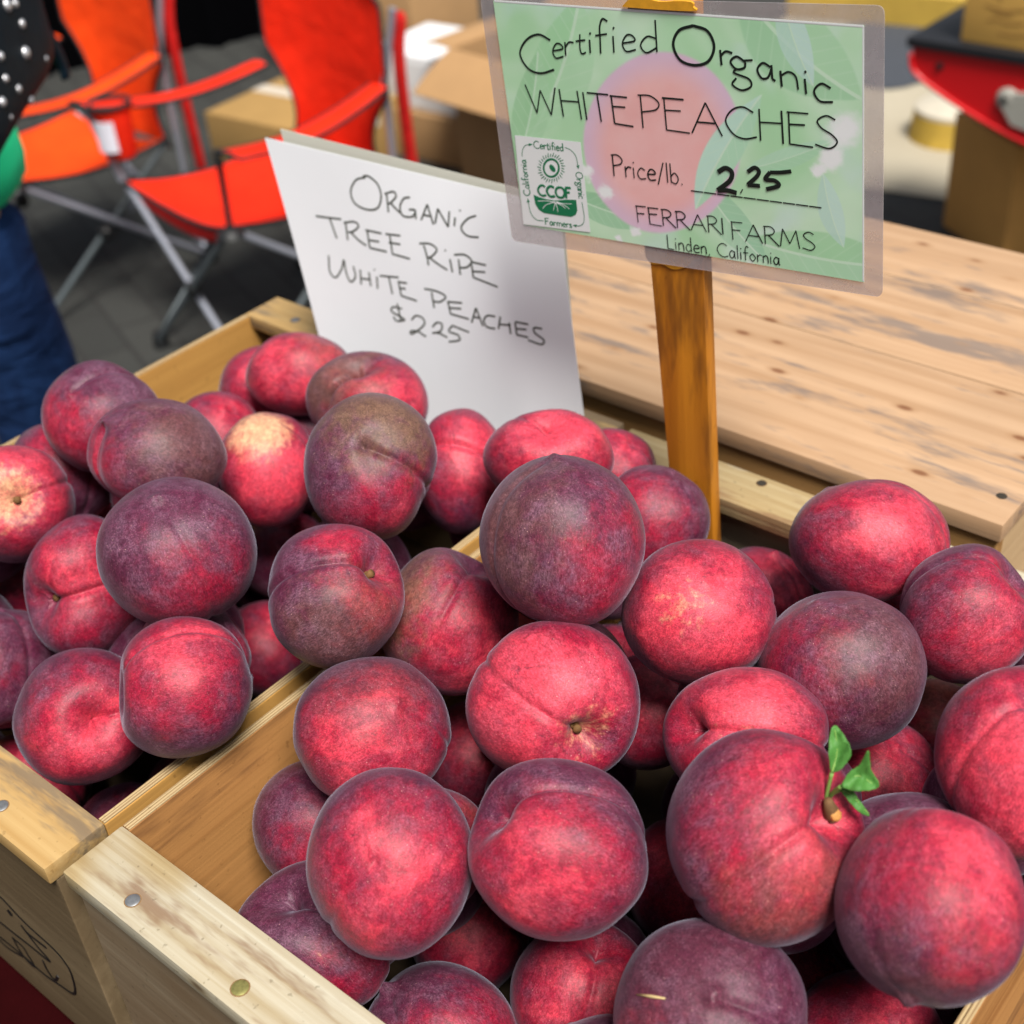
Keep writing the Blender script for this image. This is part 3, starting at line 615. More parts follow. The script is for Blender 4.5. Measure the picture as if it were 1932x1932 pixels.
M_RUST = plain('rusty_nail', (.26, .24, .08), .55, metal=.5, scale=500, var=.6)
M_RING = plain('rust_stained_wood', (.24, .14, .06), .8, scale=500, var=.4)
M_HOLE = plain('dark_nail_hole', (.035, .028, .02), .9)
M_FLOOR = wood('stained_crate_floor', (.075, .05, .03), (.03, .02, .012), 'X', 30, .8, seed=40)  # floor wood darkened to hold the shade under the fruit
M_INK = plain('black_ink', (.006, .006, .007), .5)

def Z(z): return H+z
def crate(x0, x1, y0, y1, label, mats, nails, cl_back=None):
    top, face, ply = mats
    t = empty('fruit_crate', ((x0+x1)/2, (y0+y1)/2, Z(-.205)), label, 'crate', 'wooden fruit crates side by side')
    for nm, (ya, yb, yf) in (('front_rail', (y0, y0+.038, y0+.004)), ('back_rail', (y1-.038, y1, y1-.022))):
        r = MB()
        if nm == 'front_rail':
            # rounded worn end on the long rail
            r.box((x0, ya, Z(-.0125)), (x1, yb, Z(0)), .0016)
        else:
            r.box((x0, ya, Z(-.0125)), (x1, yb, Z(0)), .0016)
        rail = r.build('end_rail', top, t, smooth=True, angle=35)
        for (nx, ny, mat, rad) in nails:
            if ya < ny < yb:
                nb = MB(); nb.lathe((nx, ny, Z(-.0002)), [(rad*1.14, 0), (rad*1.14, .0003), (rad*1.05, .00035)], 16); nb.build('rust_ring', M_RING, rail)
                nb = MB(); nb.lathe((nx, ny, Z(-.0004)), [(rad, 0), (rad, .0007), (rad*.8, .0012), (rad*.3, .0010)], 16)
                nb.build('nail', mat, rail, smooth=True, angle=40)
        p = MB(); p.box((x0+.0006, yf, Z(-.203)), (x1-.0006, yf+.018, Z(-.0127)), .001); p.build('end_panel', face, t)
    for xa in (x0, x1-.006):
        s = MB(); s.box((xa, y0+.0223, Z(-.205)), (xa+.006, y0+.0378, Z(-.0127)))
        s.box((xa, y0+.0381, Z(-.205)), (xa+.006, y1-.0381, Z(-.0012)), .0005)
        s.box((xa, y1-.0378, Z(-.205)), (xa+.006, y1-.0223, Z(-.0127)))
        sd = s.build('side_board', ply, t)
        e = MB(); e.box((xa+.0004, y0+.0383, Z(-.0010)), (xa+.0022, y1-.0383, Z(-.0004)))
        e.box((xa+.0026, y0+.0383, Z(-.0010)), (xa+.0056, y1-.0383, Z(-.0002)))
        e.build('board_edge', M_PLY_EDGE, sd)
    f_ = MB(); f_.box((x0+.0065, y0+.0225, Z(-.2045)), (x1-.0065, y1-.0225, Z(-.188))); f_.build('crate_floor', M_FLOOR, t)
    return t
n1 = onz(250.4, 1699, H); n2 = onz(453, 1864, H); n3 = onz(1437, 912, H)
fc = crate(-.497, -.098, .176, .673, 'front wooden fruit crate with pale pine end rails, nearest the camera', (M_PINE, M_PINE_FACE, M_PLY_IN),
      [(n1.x, n1.y, M_NAIL, .0039), (n2.x, n2.y, M_RUST, .0043), (n3.x, n3.y, M_HOLE, .0034)])
n4 = onz(2, 1521, H); n5 = onz(557, 604, H)
bc = crate(-.883, -.5055, .171, .676, 'left wooden fruit crate with yellowish tan rails and ink marks on its end', (M_TAN, M_TAN_FACE, M_PLY_OLD),
      [(n4.x, n4.y, M_NAIL, .0040), (n5.x, n5.y, M_NAIL, .0040)])
# ink marks on the front end panel of the left crate (a leaf shaped outline and letter strokes)
mk = MB(); yk = .171+.004-.0003
def r5(x, y): return ony(x*.23425, 1509.4+y*.23425, yk)
for st, wd in (([(-420, 560), (-200, 620), (0, 780), (200, 990), (430, 1200), (530, 1320), (580, 1420), (600, 1560), (480, 1490), (350, 1400), (180, 1250), (-60, 1060), (-300, 900), (-430, 760), (-420, 560)], .0011),
               ([(-350, 700), (0, 985), (210, 1150), (400, 1300), (300, 1180), (170, 1010), (230, 1080), (370, 1190)], .0012),
               ([(100, 1110), (190, 1260), (280, 1345), (220, 1240), (180, 1180), (100, 1110)], .0011),
               ([(345, 1295), (380, 1370), (440, 1450), (465, 1420)], .0012), ([(62, 885), (95, 930)], .0022),
               ([(-40, 1090), (60, 1190), (180, 1260)], .0010), ([(-250, 700), (-180, 860), (-120, 820), (-60, 940)], .0013)):
    mk.tube([r5(x, y) for x, y in smooth_path(st, 5)], wd, 6, flat=(0, -1, 0), fk=.25)
mk.build('ink_mark', M_INK, [c for c in bc.children if c.name.startswith('end_panel')][0])

# ------------------------------------------------------------------ plank stand behind the crates
M_PLANK = wood('weathered_plank', (.52, .34, .205), (.33, .185, .09), 'X', 34, .70, wave=.15, scuff=((.12, .115, .12), .63, .65, 1.5), knots=((.16, .055, .022), .37), seed=21, speck=.06)
M_PLANK_EDGE = wood('plank_edge', (.46, .25, .09), (.27, .13, .04), 'X', 60, .7, seed=23)
M_APRON = wood('stand_side', (.58, .40, .22), (.38, .22, .10), 'Y', 40, .8, seed=25)
ps = empty('plank_stand', (-.48, .872, Z(-.2)), 'low plank-topped wooden stand with dark scuffs, behind the crates', 'stand')
px0, px1 = -.735, -.2275; TT = .013
for ya, yb in ((.692, .8435), (.8445, .962), (.963, 1.053)):
    b_ = MB(); b_.box((px0, ya, Z(TT-.014)), (px1, yb, Z(TT)), .0012); b_.build('plank', M_PLANK, ps, smooth=True, angle=35)
for (a, b2) in (((px0+.003, .695, Z(-.195)), (px1-.003, .707, Z(TT-.0142))), ((px0+.003, 1.038, Z(-.195)), (px1-.003, 1.050, Z(TT-.0142)))):
    b_ = MB(); b_.box(a, b2, .001); b_.build('apron', M_PLANK_EDGE, ps)
for (a, b2) in (((px0+.003, .7072, Z(-.195)), (px0+.014, 1.0378, Z(TT-.0142))), ((px1-.014, .7072, Z(-.195)), (px1-.003, 1.0378, Z(TT-.0142)))):
    b_ = MB(); b_.box(a, b2, .001); b_.build('apron', M_APRON, ps)
for x in (px0+.02, px1-.045):
    for y in (.710, 1.012):
        b_ = MB(); b_.box((x, y, Z(-.2055)), (x+.025, y+.025, Z(TT-.0143)), .001); b_.build('leg', M_PLANK_EDGE, ps)
nn = onz(1890, 936, Z(TT)); nb = MB(); nb.lathe((nn.x, nn.y, Z(TT-.0004)), [(.0035, 0), (.0035, .0006), (.002, .0009)], 14); nb.build('nail', M_HOLE, ps)

# ------------------------------------------------------------------ handwritten paper sign
def thin_paper(name, c):
    # paper lets some of the light from behind through
    m = plain(name, c, .7, var=.02, scale=20); nt = m.node_tree; k = NT(nt); b = nt.nodes['Principled BSDF']
    t_ = k.n('ShaderNodeBsdfTranslucent'); t_.inputs[0].default_value = (*c, 1)
    mx = k.n('ShaderNodeMixShader'); mx.inputs[0].default_value = .06
    nt.links.new(b.outputs[0], mx.inputs[1]); nt.links.new(t_.outputs[0], mx.inputs[2]); nt.links.new(mx.outputs[0], nt.nodes['Material Output'].inputs[0]); return m
M_PAPER = thin_paper('white_paper', (.90, .93, .97))
M_PAPER_BACK = thin_paper('greyish_paper', (.62, .61, .53))
M_PEN = plain('felt_pen_ink', (.035, .042, .026), .6)
def pnorm(az, el):
    a, e = math.radians(az), math.radians(el)
    return Vector((math.sin(a)*math.cos(e), -math.cos(a)*math.cos(e), math.sin(e)))
PN = pnorm(8, 8); PP = ony(870, 780, .6235)
TL, TR, BL, BR = [onpl(x, y, PP, PN) for x, y in ((500, 260), (1056, 389), (664, 880), (1104, 880))]
MR = onpl(1071, 545, PP, PN)
pg = empty('paper_sign', (BL+BR)/2, 'white folded paper sign handwritten with organic tree ripe white peaches', 'sign')
def curl(u, v):      # right edge curls a little to the back near its foot
    return -PN*(.010*max(0, u-.80)/.2*max(0, .75-v) + .0025*math.sin(u*5+1)*math.sin(v*3.1))
def pfn(u, v):
    right = BR.lerp(TR, v)
    k = 4*v*(1-v)*.35
    right = right*(1-k)+ (BR.lerp(TR, .62) if False else right)*k
    return BL.lerp(TL, v).lerp(right, u) + curl(u, v)
mb = MB(); mb.grid(pfn, 24, 20, .0006); fs_ = mb.build('front_sheet', M_PAPER, pg, smooth=True, angle=50)
q0 = PP - PN*.0075
b0, b1, b2, b3 = [onpl(x, y, q0, PN) for x, y in ((529, 243), (1062, 376), (690, 872), (1098, 872))]
mb = MB(); mb.grid(lambda u, v: b2.lerp(b0, v).lerp(b3.lerp(b1, v), u)+curl(u, v)*.2, 10, 10, .0006); mb.build('back_sheet', M_PAPER_BACK, pg, smooth=True, angle=50)
HAND = [
 [(630,330),(575,345),(545,410),(570,480),(640,515),(700,505),(720,440),(700,370),(650,325),(615,322)],
 [(752,430),(757,480),(762,530)], [(740,425),(790,412),(805,440),(775,475),(758,482)], [(775,478),(800,505),(842,545)],
 [(885,445),(850,452),(828,500),(845,550),(900,555),(915,520),(880,515)], [(915,515),(920,570)],
 [(950,575),(985,485)], [(985,485),(1020,600)], [(962,545),(1010,555)],
 [(1030,595),(1045,510)], [(1045,510),(1105,615)], [(1105,615),(1112,525)],
 [(1145,560),(1140,610)], [(1170,518),(1177,523)], [(1265,550),(1215,570),(1180,620),(1215,665),(1280,675)],
 [(345,552),(420,562),(490,570)], [(425,568),(465,680)], [(515,588),(528,690)], [(505,590),(565,585),(590,610),(560,640),(530,645)], [(545,645),(590,690),(635,722)],
 [(640,640),(655,735)], [(655,735),(752,757)], [(630,632),(722,652)], [(648,690),(708,700)],
 [(770,665),(785,770)], [(785,770),(885,798)], [(745,655),(830,665)], [(765,705),(830,715)],
 [(965,720),(985,790),(992,835)], [(940,710),(1000,712),(1040,745),(1010,785),(985,790)], [(995,790),(1050,830),(1100,862)],
 [(1115,800),(1130,875)], [(1085,748),(1092,752)], [(1165,800),(1175,890)], [(1140,775),(1200,775),(1240,810),(1215,845),(1175,850)],
 [(1240,830),(1250,905)], [(1250,905),(1390,960)], [(1235,815),(1322,835)], [(1248,870),(1318,875)],
 [(418,778),(425,870),(460,905),(495,850),(505,805),(520,880),(545,930),(572,900),(560,840)], [(600,860),(605,945)], [(650,875),(660,955)], [(600,910),(660,918)],
 [(695,900),(700,970)], [(678,858),(684,863)], [(712,895),(820,905)], [(765,905),(785,1000)], [(820,930),(835,1010)], [(835,1010),(925,1040)], [(815,930),(868,938)], [(825,968),(860,970)],
 [(1010,990),(1025,1080)], [(968,970),(1040,985),(1090,1015),(1060,1045),(1020,1042)],
 [(1105,1050),(1120,1115)], [(1120,1115),(1225,1145)], [(1100,1045),(1185,1052)], [(1110,1080),(1180,1085)],
 [(1240,1165),(1265,1080)], [(1265,1080),(1305,1185)], [(1245,1130),(1290,1140)], [(1375,1130),(1330,1125),(1310,1155),(1330,1190),(1375,1200)],
 [(1405,1130),(1395,1200)], [(1455,1165),(1465,1230)], [(1400,1175),(1465,1180)],
 [(1490,1165),(1500,1235)], [(1500,1235),(1565,1250)], [(1490,1160),(1565,1175)], [(1495,1200),(1555,1205)],
 [(1645,1200),(1600,1195),(1605,1225),(1655,1265),(1640,1290),(1565,1265)],
 [(840,1085),(790,1075),(780,1100),(830,1130),(855,1150),(810,1155),(790,1130)], [(812,1055),(835,1160)],
 [(895,1150),(920,1125),(960,1140),(965,1180),(900,1230),(890,1215),(930,1215),(975,1245)],
 [(1015,1190),(1040,1165),(1070,1175),(1060,1215),(1015,1225),(1050,1225),(1100,1250)],
 [(1130,1180),(1110,1215),(1160,1235),(1170,1265),(1110,1275)], [(1130,1182),(1225,1220)], [(972,1240),(978,1243)]]
mb = MB()
from mathutils.bvhtree import BVHTree
_pb = BVHTree.FromPolygons([fs_.matrix_basis @ v.co + pg.location for v in fs_.data.vertices], [tuple(p.vertices) for p in fs_.data.polygons])
for s_ in HAND:
    P = smooth_path(s_, 6); pts = []
    for x, y in P:
        d = ray(483+x*.32814, 226.4+y*.32814); h_ = _pb.ray_cast(C0, d.normalized())
        pts.append((h_[0] if h_[0] else onpl(483+x*.32814, 226.4+y*.32814, PP, PN))+PN*.0001)
    mb.tube(pts, .00074, 6, flat=PN, fk=.22)
mb.build('handwriting', M_PEN, fs_)

# ------------------------------------------------------------------ laminated price sign on its stake
SN = pnorm(4, -2); SP = ony(1308, 940, .606)
def sp(px, py, off=0.0): return onpl(px, py, SP+SN*off, SN)
def r3(x, y, off=0.0): return sp(905.7+x*.40626, y*.40626, off)
def r7(x, y, off=0.0): return sp((1260+x*240/1656)*.7547, (320+y*240/1656)*.7547, off)
sg = empty('price_sign', sp(1320, 1080), 'laminated green price sign with a pink peach picture on an amber wooden stake', 'sign')
M_STAKE = wood('amber_stake', (.62, .235, .018), (.34, .105, .008), 'Z', 34, .55, scuff=((.14, .05, .012), .60, .7), seed=31, rough=.45)
st = [sp(1182, -2, -.0012), sp(1308, 4, -.0012), sp(1351.5, 1180, -.0012), sp(1288.5, 1180, -.0012)]
mb = MB(); bk = [p - SN*.0105 for p in st]
mb.hexa([bk[3], bk[2], st[2], st[3], bk[0], bk[1], st[1], st[0]], .0007); mb.build('stake', M_STAKE, sg, smooth=True, angle=35)
M_GLUE = plain('yellow_foam_glue', (.72, .34, .02), .6, scale=200, var=.35)
def blob(pts, off, th, f):
    P = [f(x, y, off) for x, y in smooth_path(pts+[pts[0]], 4)[:-1]]; mb = MB(); mb.slab(P, SN, th); mb.build('glue', M_GLUE, sg)
blob([(668, 22), (700, -6), (760, -12), (840, 6), (920, 2), (985, 8), (992, 30), (985, 50), (690, 32)], .0012, .0016, r3)
blob([(765, 1130), (1040, 1140), (1062, 1190), (1000, 1205), (960, 1238), (900, 1250), (850, 1228), (800, 1225), (770, 1190)], -.0008, .0006, r3)
# clear lamination pouch
def lam_mat():
    m, nt, b = new_mat('clouded_lamination'); k = NT(nt); v = k.obj()
    out = nt.nodes['Material Output']
    b.inputs['Base Color'].default_value = (.40, .35, .36, 1); b.inputs['Roughness'].default_value = .22; b.inputs['Specular IOR Level'].default_value = .55
    n = k.noise(v, 26, 5, .65); nt.links.new(k.mix(n, (.46, .40, .42), (.66, .62, .62)), b.inputs['Base Color'])
    tr = k.n('ShaderNodeBsdfTransparent'); tr.inputs[0].default_value = (.96, .94, .93, 1)
    mx = k.n('ShaderNodeMixShader'); nt.links.new(k.ramp(n, .15, .95), mx.inputs[0])
    f = k.math('MULTIPLY_ADD', n, .45, .14); nt.links.new(f, mx.inputs[0])
    nt.links.new(tr.outputs[0], mx.inputs[1]); nt.links.new(b.outputs[0], mx.inputs[2]); nt.links.new(mx.outputs[0], out.inputs[0]); return m
def rounded(c, rad, n=5):
    out = []; m = len(c)
    for i in range(m):
        p0, p1, p2 = c[i-1], c[i], c[(i+1) % m]
        a = p1+(p0-p1).normalized()*rad; b2 = p1+(p2-p1).normalized()*rad
        for j in range(n+1):
            t = j/n; out.append(a*(1-t)**2 + p1*2*t*(1-t) + b2*t*t)
    return out
mb = MB(); mb.slab(rounded([sp(906, -8), sp(1669, 10), sp(1665, 561), sp(967, 454)], .0045), SN, .0007)
mb.build('lamination', lam_mat(), sg)
# printed card: the printed photo of a peach among leaves is laid out in the picture's own units
_g = [(x, y) for x in (100, 500, 900, 1300, 1700) for y in (100, 400, 700, 1000, 1250)]
_P = np.array([[*(r3(x, y, .0008)-sg.location), 1] for x, y in _g])
_AX, *_ = np.linalg.lstsq(_P, np.array(_g, float)/1000, rcond=None)
def card_mat():
    m, nt, b = new_mat('green_print'); k = NT(nt); v = k.obj()
    def lin(c):
        x = k.n('ShaderNodeVectorMath', operation='DOT_PRODUCT'); nt.links.new(v, x.inputs[0]); x.inputs[1].default_value = tuple(c[:3]); return k.math('ADD', x.outputs['Value'], float(c[3]))
    X, Y = lin(_AX[:, 0]), lin(_AX[:, 1])
    cb = k.n('ShaderNodeCombineXYZ'); nt.links.new(X, cb.inputs[0]); nt.links.new(Y, cb.inputs[1]); q = cb.outputs[0]
    n = k.noise(q, 2.2, 2, .5, .8); n2 = k.noise(k.mapping(q, (1, 1, 1), (3, 1, 2)), 3.5, 2, .5, .5)
    c = k.mix(k.ramp(n, .3, .7), (.47, .80, .48), (.66, .91, .67)); c = k.mix(k.math('MULTIPLY', k.ramp(n2, .5, .8), .6), c, (.68, .88, .84))
    def leaf(c, cx, cy, ang, L_, W_, c1, c2, op=.8):
        ca, sa = math.cos(ang), math.sin(ang)
        dx, dy = k.math('SUBTRACT', X, cx), k.math('SUBTRACT', Y, cy)
        a = k.math('DIVIDE', k.math('ADD', k.math('MULTIPLY', dx, ca), k.math('MULTIPLY', dy, sa)), L_)
        bb = k.math('DIVIDE', k.math('SUBTRACT', k.math('MULTIPLY', dy, ca), k.math('MULTIPLY', dx, sa)), W_)
        bb = k.math('ADD', bb, k.math('MULTIPLY', k.math('MULTIPLY', a, a), .25))
        ins = k.math('SUBTRACT', k.math('SUBTRACT', 1.0, k.math('MULTIPLY', a, a)), k.math('ABSOLUTE', bb))
        f = k.math('MULTIPLY', k.ramp(ins, 0.0, .10), op)
        cc = k.mix(k.ramp(bb, -.08, .08), c1, c2)
        vein = k.ramp(k.math('ABSOLUTE', bb), .07, .025)
        side = k.ramp(k.math('ABSOLUTE', k.math('SUBTRACT', k.math('FRACT', k.math('MULTIPLY', k.math('ADD', a, k.math('MULTIPLY', k.math('ABSOLUTE', bb), -.35)), 5.0)), .5)), .10, .03)
        cc = k.mix(k.math('MULTIPLY', vein, .8), cc, (.72, .92, .74)); cc = k.mix(k.math('MULTIPLY', side, .25), cc, (.68, .90, .70))
        return k.mix(f, c, cc)
    for a_ in ((.40, .32, -1.15, .36, .16, (.42, .77, .44), (.50, .82, .52)), (.24, .50, -1.3, .30, .10, (.38, .70, .40), (.46, .78, .48)), (1.42, .26, .75, .36, .15, (.46, .78, .48), (.40, .72, .44)),
               (1.42, .22, 1.2, .22, .06, (.62, .85, .80), (.55, .80, .70)), (.62, .98, .3, .26, .08, (.30, .62, .36), (.36, .68, .42)), (1.60, 1.17, .15, .34, .13, (.40, .74, .42), (.46, .78, .50)),
               (1.62, .95, 1.25, .18, .05, (.60, .84, .76), (.55, .80, .70)), (1.20, 1.02, .9, .26, .08, (.38, .70, .46), (.46, .76, .52))):
        c = leaf(c, *a_)
    # the peach, softly shaded towards a lilac edge
    wob = k.math('MULTIPLY', k.math('SUBTRACT', k.noise(q, 3.0, 1), .5), .06)
    ex, ey = k.math('DIVIDE', k.math('SUBTRACT', X, .868), .368), k.math('DIVIDE', k.math('SUBTRACT', Y, .66), .42)
    rr = k.math('ADD', k.math('SQRT', k.math('ADD', k.math('MULTIPLY', ex, ex), k.math('MULTIPLY', ey, ey))), wob)
    pn = k.noise(q, 5.0, 4, .6)
    pc = k.mix(pn, (.93, .44, .42), (.98, .65, .64)); pc = k.mix(k.math('MULTIPLY', k.ramp(rr, .62, 1.0), .8), pc, (.76, .60, .80))
    c = k.mix(k.ramp(rr, 1.015, .965), c, pc)
    # a leaf lying over its right side, then bright sky gaps
    c = leaf(c, 1.155, .69, 2.05, .30, .085, (.50, .82, .58), (.58, .86, .72), 1.0)
    c = leaf(c, 1.43, .715, -.35, .20, .05, (.52, .82, .60), (.46, .78, .52), .85)
    for bx_, by_, br_ in ((1.645, .60, .085), (1.60, .72, .065), (1.56, .765, .035), (.60, .885, .045), (.515, .79, .04), (.755, 1.08, .03), (.67, 1.115, .022), (1.30, 1.23, .03)):
        dd = k.math('SQRT', k.math('ADD', k.math('POWER', k.math('SUBTRACT', X, bx_), 2.0), k.math('POWER', k.math('SUBTRACT', Y, by_), 2.0)))
        dd = k.math('ADD', dd, k.math('MULTIPLY', k.math('SUBTRACT', k.noise(q, 14.0, 3), .5), .09))
        c = k.mix(k.ramp(dd, br_*1.1, br_*.4), c, (.93, .97, .97))
    nt.links.new(c, b.inputs['Base Color']); b.inputs['Roughness'].default_value = .28; b.inputs['Specular IOR Level'].default_value = .5
    k.bump(k.noise(v, 18, 2), .15, .004, b); return m
CR = [sp(931, 2, .0006), sp(1630, 48.8, .0006), sp(1630, 532.2, .0006), sp(989, 424.5, .0006)]
mb = MB(); mb.slab(CR, SN, .0004); card = mb.build('card', card_mat(), sg)
M_WHITE = plain('white_print', (.86, .90, .90), .35, var=.01)
def outline_slab(pts, off, f=r3, k=5, th=.00006):
    m_ = MB(); m_.slab([f(x, y, off) for x, y in smooth_path(pts+[pts[0]], k)[:-1]], SN, th); return m_
mb = MB(); e0 = [(62, -3), (1783, 112)]; 
mb.tube([r3(66, 4, .00083), r3(1780, 122, .00083)], .0007, 5, flat=SN, fk=.1); mb.tube([r3(1780, 122, .00083), r3(1780, 1306, .00083)], .0005, 5, flat=SN, fk=.1)
mb.build('card_edge', M_WHITE, card)
# ---- letters drawn as pen strokes: glyph = (advance, [strokes]); 'c' strokes are smoothed
G = {
 'A': (.86, [[(0,0),(.42,1)], [(.42,1),(.82,0)], [(.14,.36),(.66,.38)]]),
 'C': (.86, ['c',(.78,.86),(.5,1),(.2,.86),(.02,.5),(.2,.12),(.5,0),(.84,.10)]),
 'E': (.66, [[(.03,1),(.03,0)], [(-.02,1),(.56,1.02)], [(.03,.62),(.46,.65)], [(.03,0),(.66,-.02)]]),
 'F': (.58, [[(.03,1),(.03,0)], [(-.02,1),(.54,1.03)], [(.03,.55),(.42,.58)]]),
 'H': (.72, [[(.02,1),(.02,0)], [(.62,1.02),(.63,-.02)], [(.02,.58),(.62,.62)]]),
 'I': (.16, [[(.03,1),(.03,0)]]),
 'L': (.52, [[(.04,1.02),(.03,0)], [(.03,0),(.5,-.02)]]),
 'M': (1.0, [[(0,0),(.14,1)], [(.14,1),(.46,.22)], [(.46,.22),(.78,1)], [(.78,1),(.92,0)]]),
 'O': (1.0, ['c',(.48,1),(.16,.86),(.02,.5),(.16,.12),(.48,0),(.8,.12),(.94,.5),(.8,.88),(.48,1)]),
 'P': (.58, [[(.04,1),(.03,-.02)], ['c',(-.03,1),(.30,1.02),(.52,.82),(.42,.6),(.04,.48)]]),
 'R': (.70, [[(.04,1),(.03,0)], ['c',(-.03,1),(.32,1.02),(.5,.82),(.38,.6),(.04,.5)], [(.2,.53),(.70,-.03)]]),
 'S': (.66, ['c',(.56,.92),(.32,1.02),(.08,.84),(.18,.62),(.46,.44),(.60,.22),(.38,0),(.0,.08)]),
 'T': (.66, [[(-.06,1),(.66,1.03)], [(.28,1),(.30,0)]]),
 'W': (1.05, [[(0,1),(.24,0)], [(.24,0),(.48,.86)], [(.48,.86),(.72,0)], [(.72,0),(1.0,1.03)]]),
 'a': (.52, [['c',(.40,.46),(.2,.56),(.03,.3),(.12,.02),(.30,.08),(.42,.4)], [(.43,.54),(.42,.06)], [(.42,.06),(.5,.0)]]),
 'b': (.48, [[(.03,1.02),(.03,.02)], ['c',(.03,.34),(.24,.54),(.42,.28),(.28,.0),(.03,.06)]]),
 'c': (.48, ['c',(.44,.48),(.22,.57),(.03,.3),(.14,.02),(.46,.06)]),
 'd': (.52, [['c',(.42,.46),(.2,.54),(.03,.27),(.16,0),(.42,.14)], [(.43,1.08),(.43,0)]]),
 'e': (.50, ['c',(.04,.30),(.44,.36),(.36,.54),(.18,.56),(.03,.3),(.14,.02),(.46,.06)]),
 'f': (.38, [['c',(.42,.96),(.26,1.04),(.16,.8),(.15,.4),(.14,-.02)], [(0,.54),(.38,.57)]]),
 'g': (.56, [['c',(.40,.46),(.2,.58),(.04,.4),(.16,.22),(.36,.30),(.40,.46)], [(.36,.50),(.58,.56)], ['c',(.16,.22),(.10,.1),(.44,.0),(.48,-.2),(.24,-.36),(.03,-.24),(.14,-.04)]]),
 'i': (.18, [[(.05,.55),(.05,0)], [(.06,.78),(.10,.84)]]),
 'l': (.16, [[(.05,1.03),(.05,0)]]),
 'm': (.74, [[(.03,.54),(.03,0)], ['c',(.03,.38),(.2,.56),(.34,.42),(.35,0)], ['c',(.35,.38),(.52,.56),(.66,.42),(.68,0)]]),
 'n': (.48, [[(.03,.55),(.03,0)], ['c',(.03,.38),(.22,.56),(.38,.44),(.41,0)]]),
 'o': (.52, ['c',(.24,.56),(.03,.3),(.22,0),(.46,.28),(.24,.56)]),
 'r': (.36, [[(.03,.56),(.03,0)], ['c',(.03,.34),(.18,.54),(.36,.52)]]),
 's': (.38, ['c',(.34,.5),(.16,.56),(.06,.42),(.3,.22),(.26,.02),(.0,.06)]),
 't': (.40, [['c',(.17,.86),(.14,.3),(.2,.0),(.38,.04)], [(-.02,.56),(.38,.59)]]),
 ' ': (.34, []), '.': (.2, [[(.05,.0),(.08,.03)]]), ',': (.2, [[(.08,.05),(.02,-.14)]]), '/': (.42, [[(.0,-.16),(.36,1.0)]]),
}
def strokes(ch):
    adv, ss = G[ch]
    if ss and ss[0] == 'c': ss = [ss]
    return adv, [smooth_path(s_[1:], 6) if s_[0] == 'c' else s_ for s_ in ss]
_jr = random.Random(4)
def word(mb, f, s_, p0, p1, h, wd, off, up0=(0, -1), up1=None, track=.06, fk=.12, n=SN):
    """text s_ along the baseline p0-p1 (picture units of f), cap height h"""
    up1 = up1 or up0
    tot = sum(G[c][0]+track for c in s_)-track; x = 0
    for c in s_:
        adv, ss = strokes(c)
        for q in ss:
            pts = []
            for gx, gy in q:
                t = (x+gx)/tot
                ux = up0[0]+(up1[0]-up0[0])*t; uy = up0[1]+(up1[1]-up0[1])*t
                px = p0[0]+(p1[0]-p0[0])*t + ux*gy*h; py = p0[1]+(p1[1]-p0[1])*t + uy*gy*h
                pts.append(f(px, py, off))
            mb.tube(pts, wd*_jr.uniform(.85, 1.15), 6, flat=n, fk=fk)
        x += adv+track
def letter(mb, f, c, x0, x1, yb, h, wd, off, tilt=0.0, upx=-.1):
    adv, ss = strokes(c)
    gx0 = min(q[0] for s_ in ss for q in s_); gx1 = max(q[0] for s_ in ss for q in s_); W_ = max(gx1-gx0, .12)
    sxs = (x1-x0)/W_
    for q in ss:
        mb.tube([f(x0+(a-gx0)*sxs + upx*b2*h, yb - b2*h + tilt*(a-gx0)*sxs, off) for a, b2 in q], wd*_jr.uniform(.9, 1.12), 6, flat=SN, fk=.12)
M_PRINT = plain('black_print', (.010, .018, .014), .4)
T_OFF = .00104
mb = MB()
letter(mb, r3, 'C', 190, 345, 338, 180, .00062, T_OFF, .02, -.05)
for c, x0, x1, yb, h in (('e',340,388,272,120),('r',398,438,258,112),('t',448,492,250,105),('i',512,530,246,112),('f',540,600,246,150),('i',622,640,244,140),('e',664,724,242,138),('d',748,822,246,138)):
    letter(mb, r3, c, x0, x1, yb, h, .00050, T_OFF, -.06, -.06)
letter(mb, r3, 'O', 900, 1090, 298, 184, .00070, T_OFF, .05, -.03)
for c, x0, x1, yb, h in (('r',1122,1178,302,126),('g',1168,1275,352,165),('a',1292,1372,362,134),('n',1402,1478,402,134),('i',1515,1540,436,128),('c',1556,1640,468,152)):
    letter(mb, r3, c, x0, x1, yb, h, .00056, T_OFF, .18, -.10)
word(mb, r3, 'WHITE', (232, 520), (712, 585), 128, .00046, T_OFF, (-.18, -1), (-.12, -1))
word(mb, r3, 'PEACHES', (752, 590), (1670, 695), 148, .00046, T_OFF, (-.10, -1), (-.02, -1))
word(mb, r3, 'P', (620, 815), (672, 821), 96, .00042, T_OFF, (-.10, -1))
word(mb, r3, 'rice/lb.', (676, 822), (950, 858), 90, .00040, T_OFF, (-.10, -1), (-.08, -1))
word(mb, r3, 'FERRARI', (732, 1032), (1140, 1090), 76, .00034, T_OFF, (-.12, -1), (-.08, -1))
word(mb, r3, 'FARMS', (1172, 1112), (1562, 1166), 82, .00034, T_OFF, (-.08, -1), (-.04, -1))
word(mb, r3, 'Linden, California', (872, 1153), (1395, 1232), 62, .00030, T_OFF, (-.10, -1), (-.05, -1), .08)
for k in range(10):
    a = k/10; b2 = (k+.93)/10
    mb.tube([r3(980+610*a, 885+80*a, T_OFF), r3(980+610*b2, 885+80*b2, T_OFF)], .00036, 5, flat=SN, fk=.2)
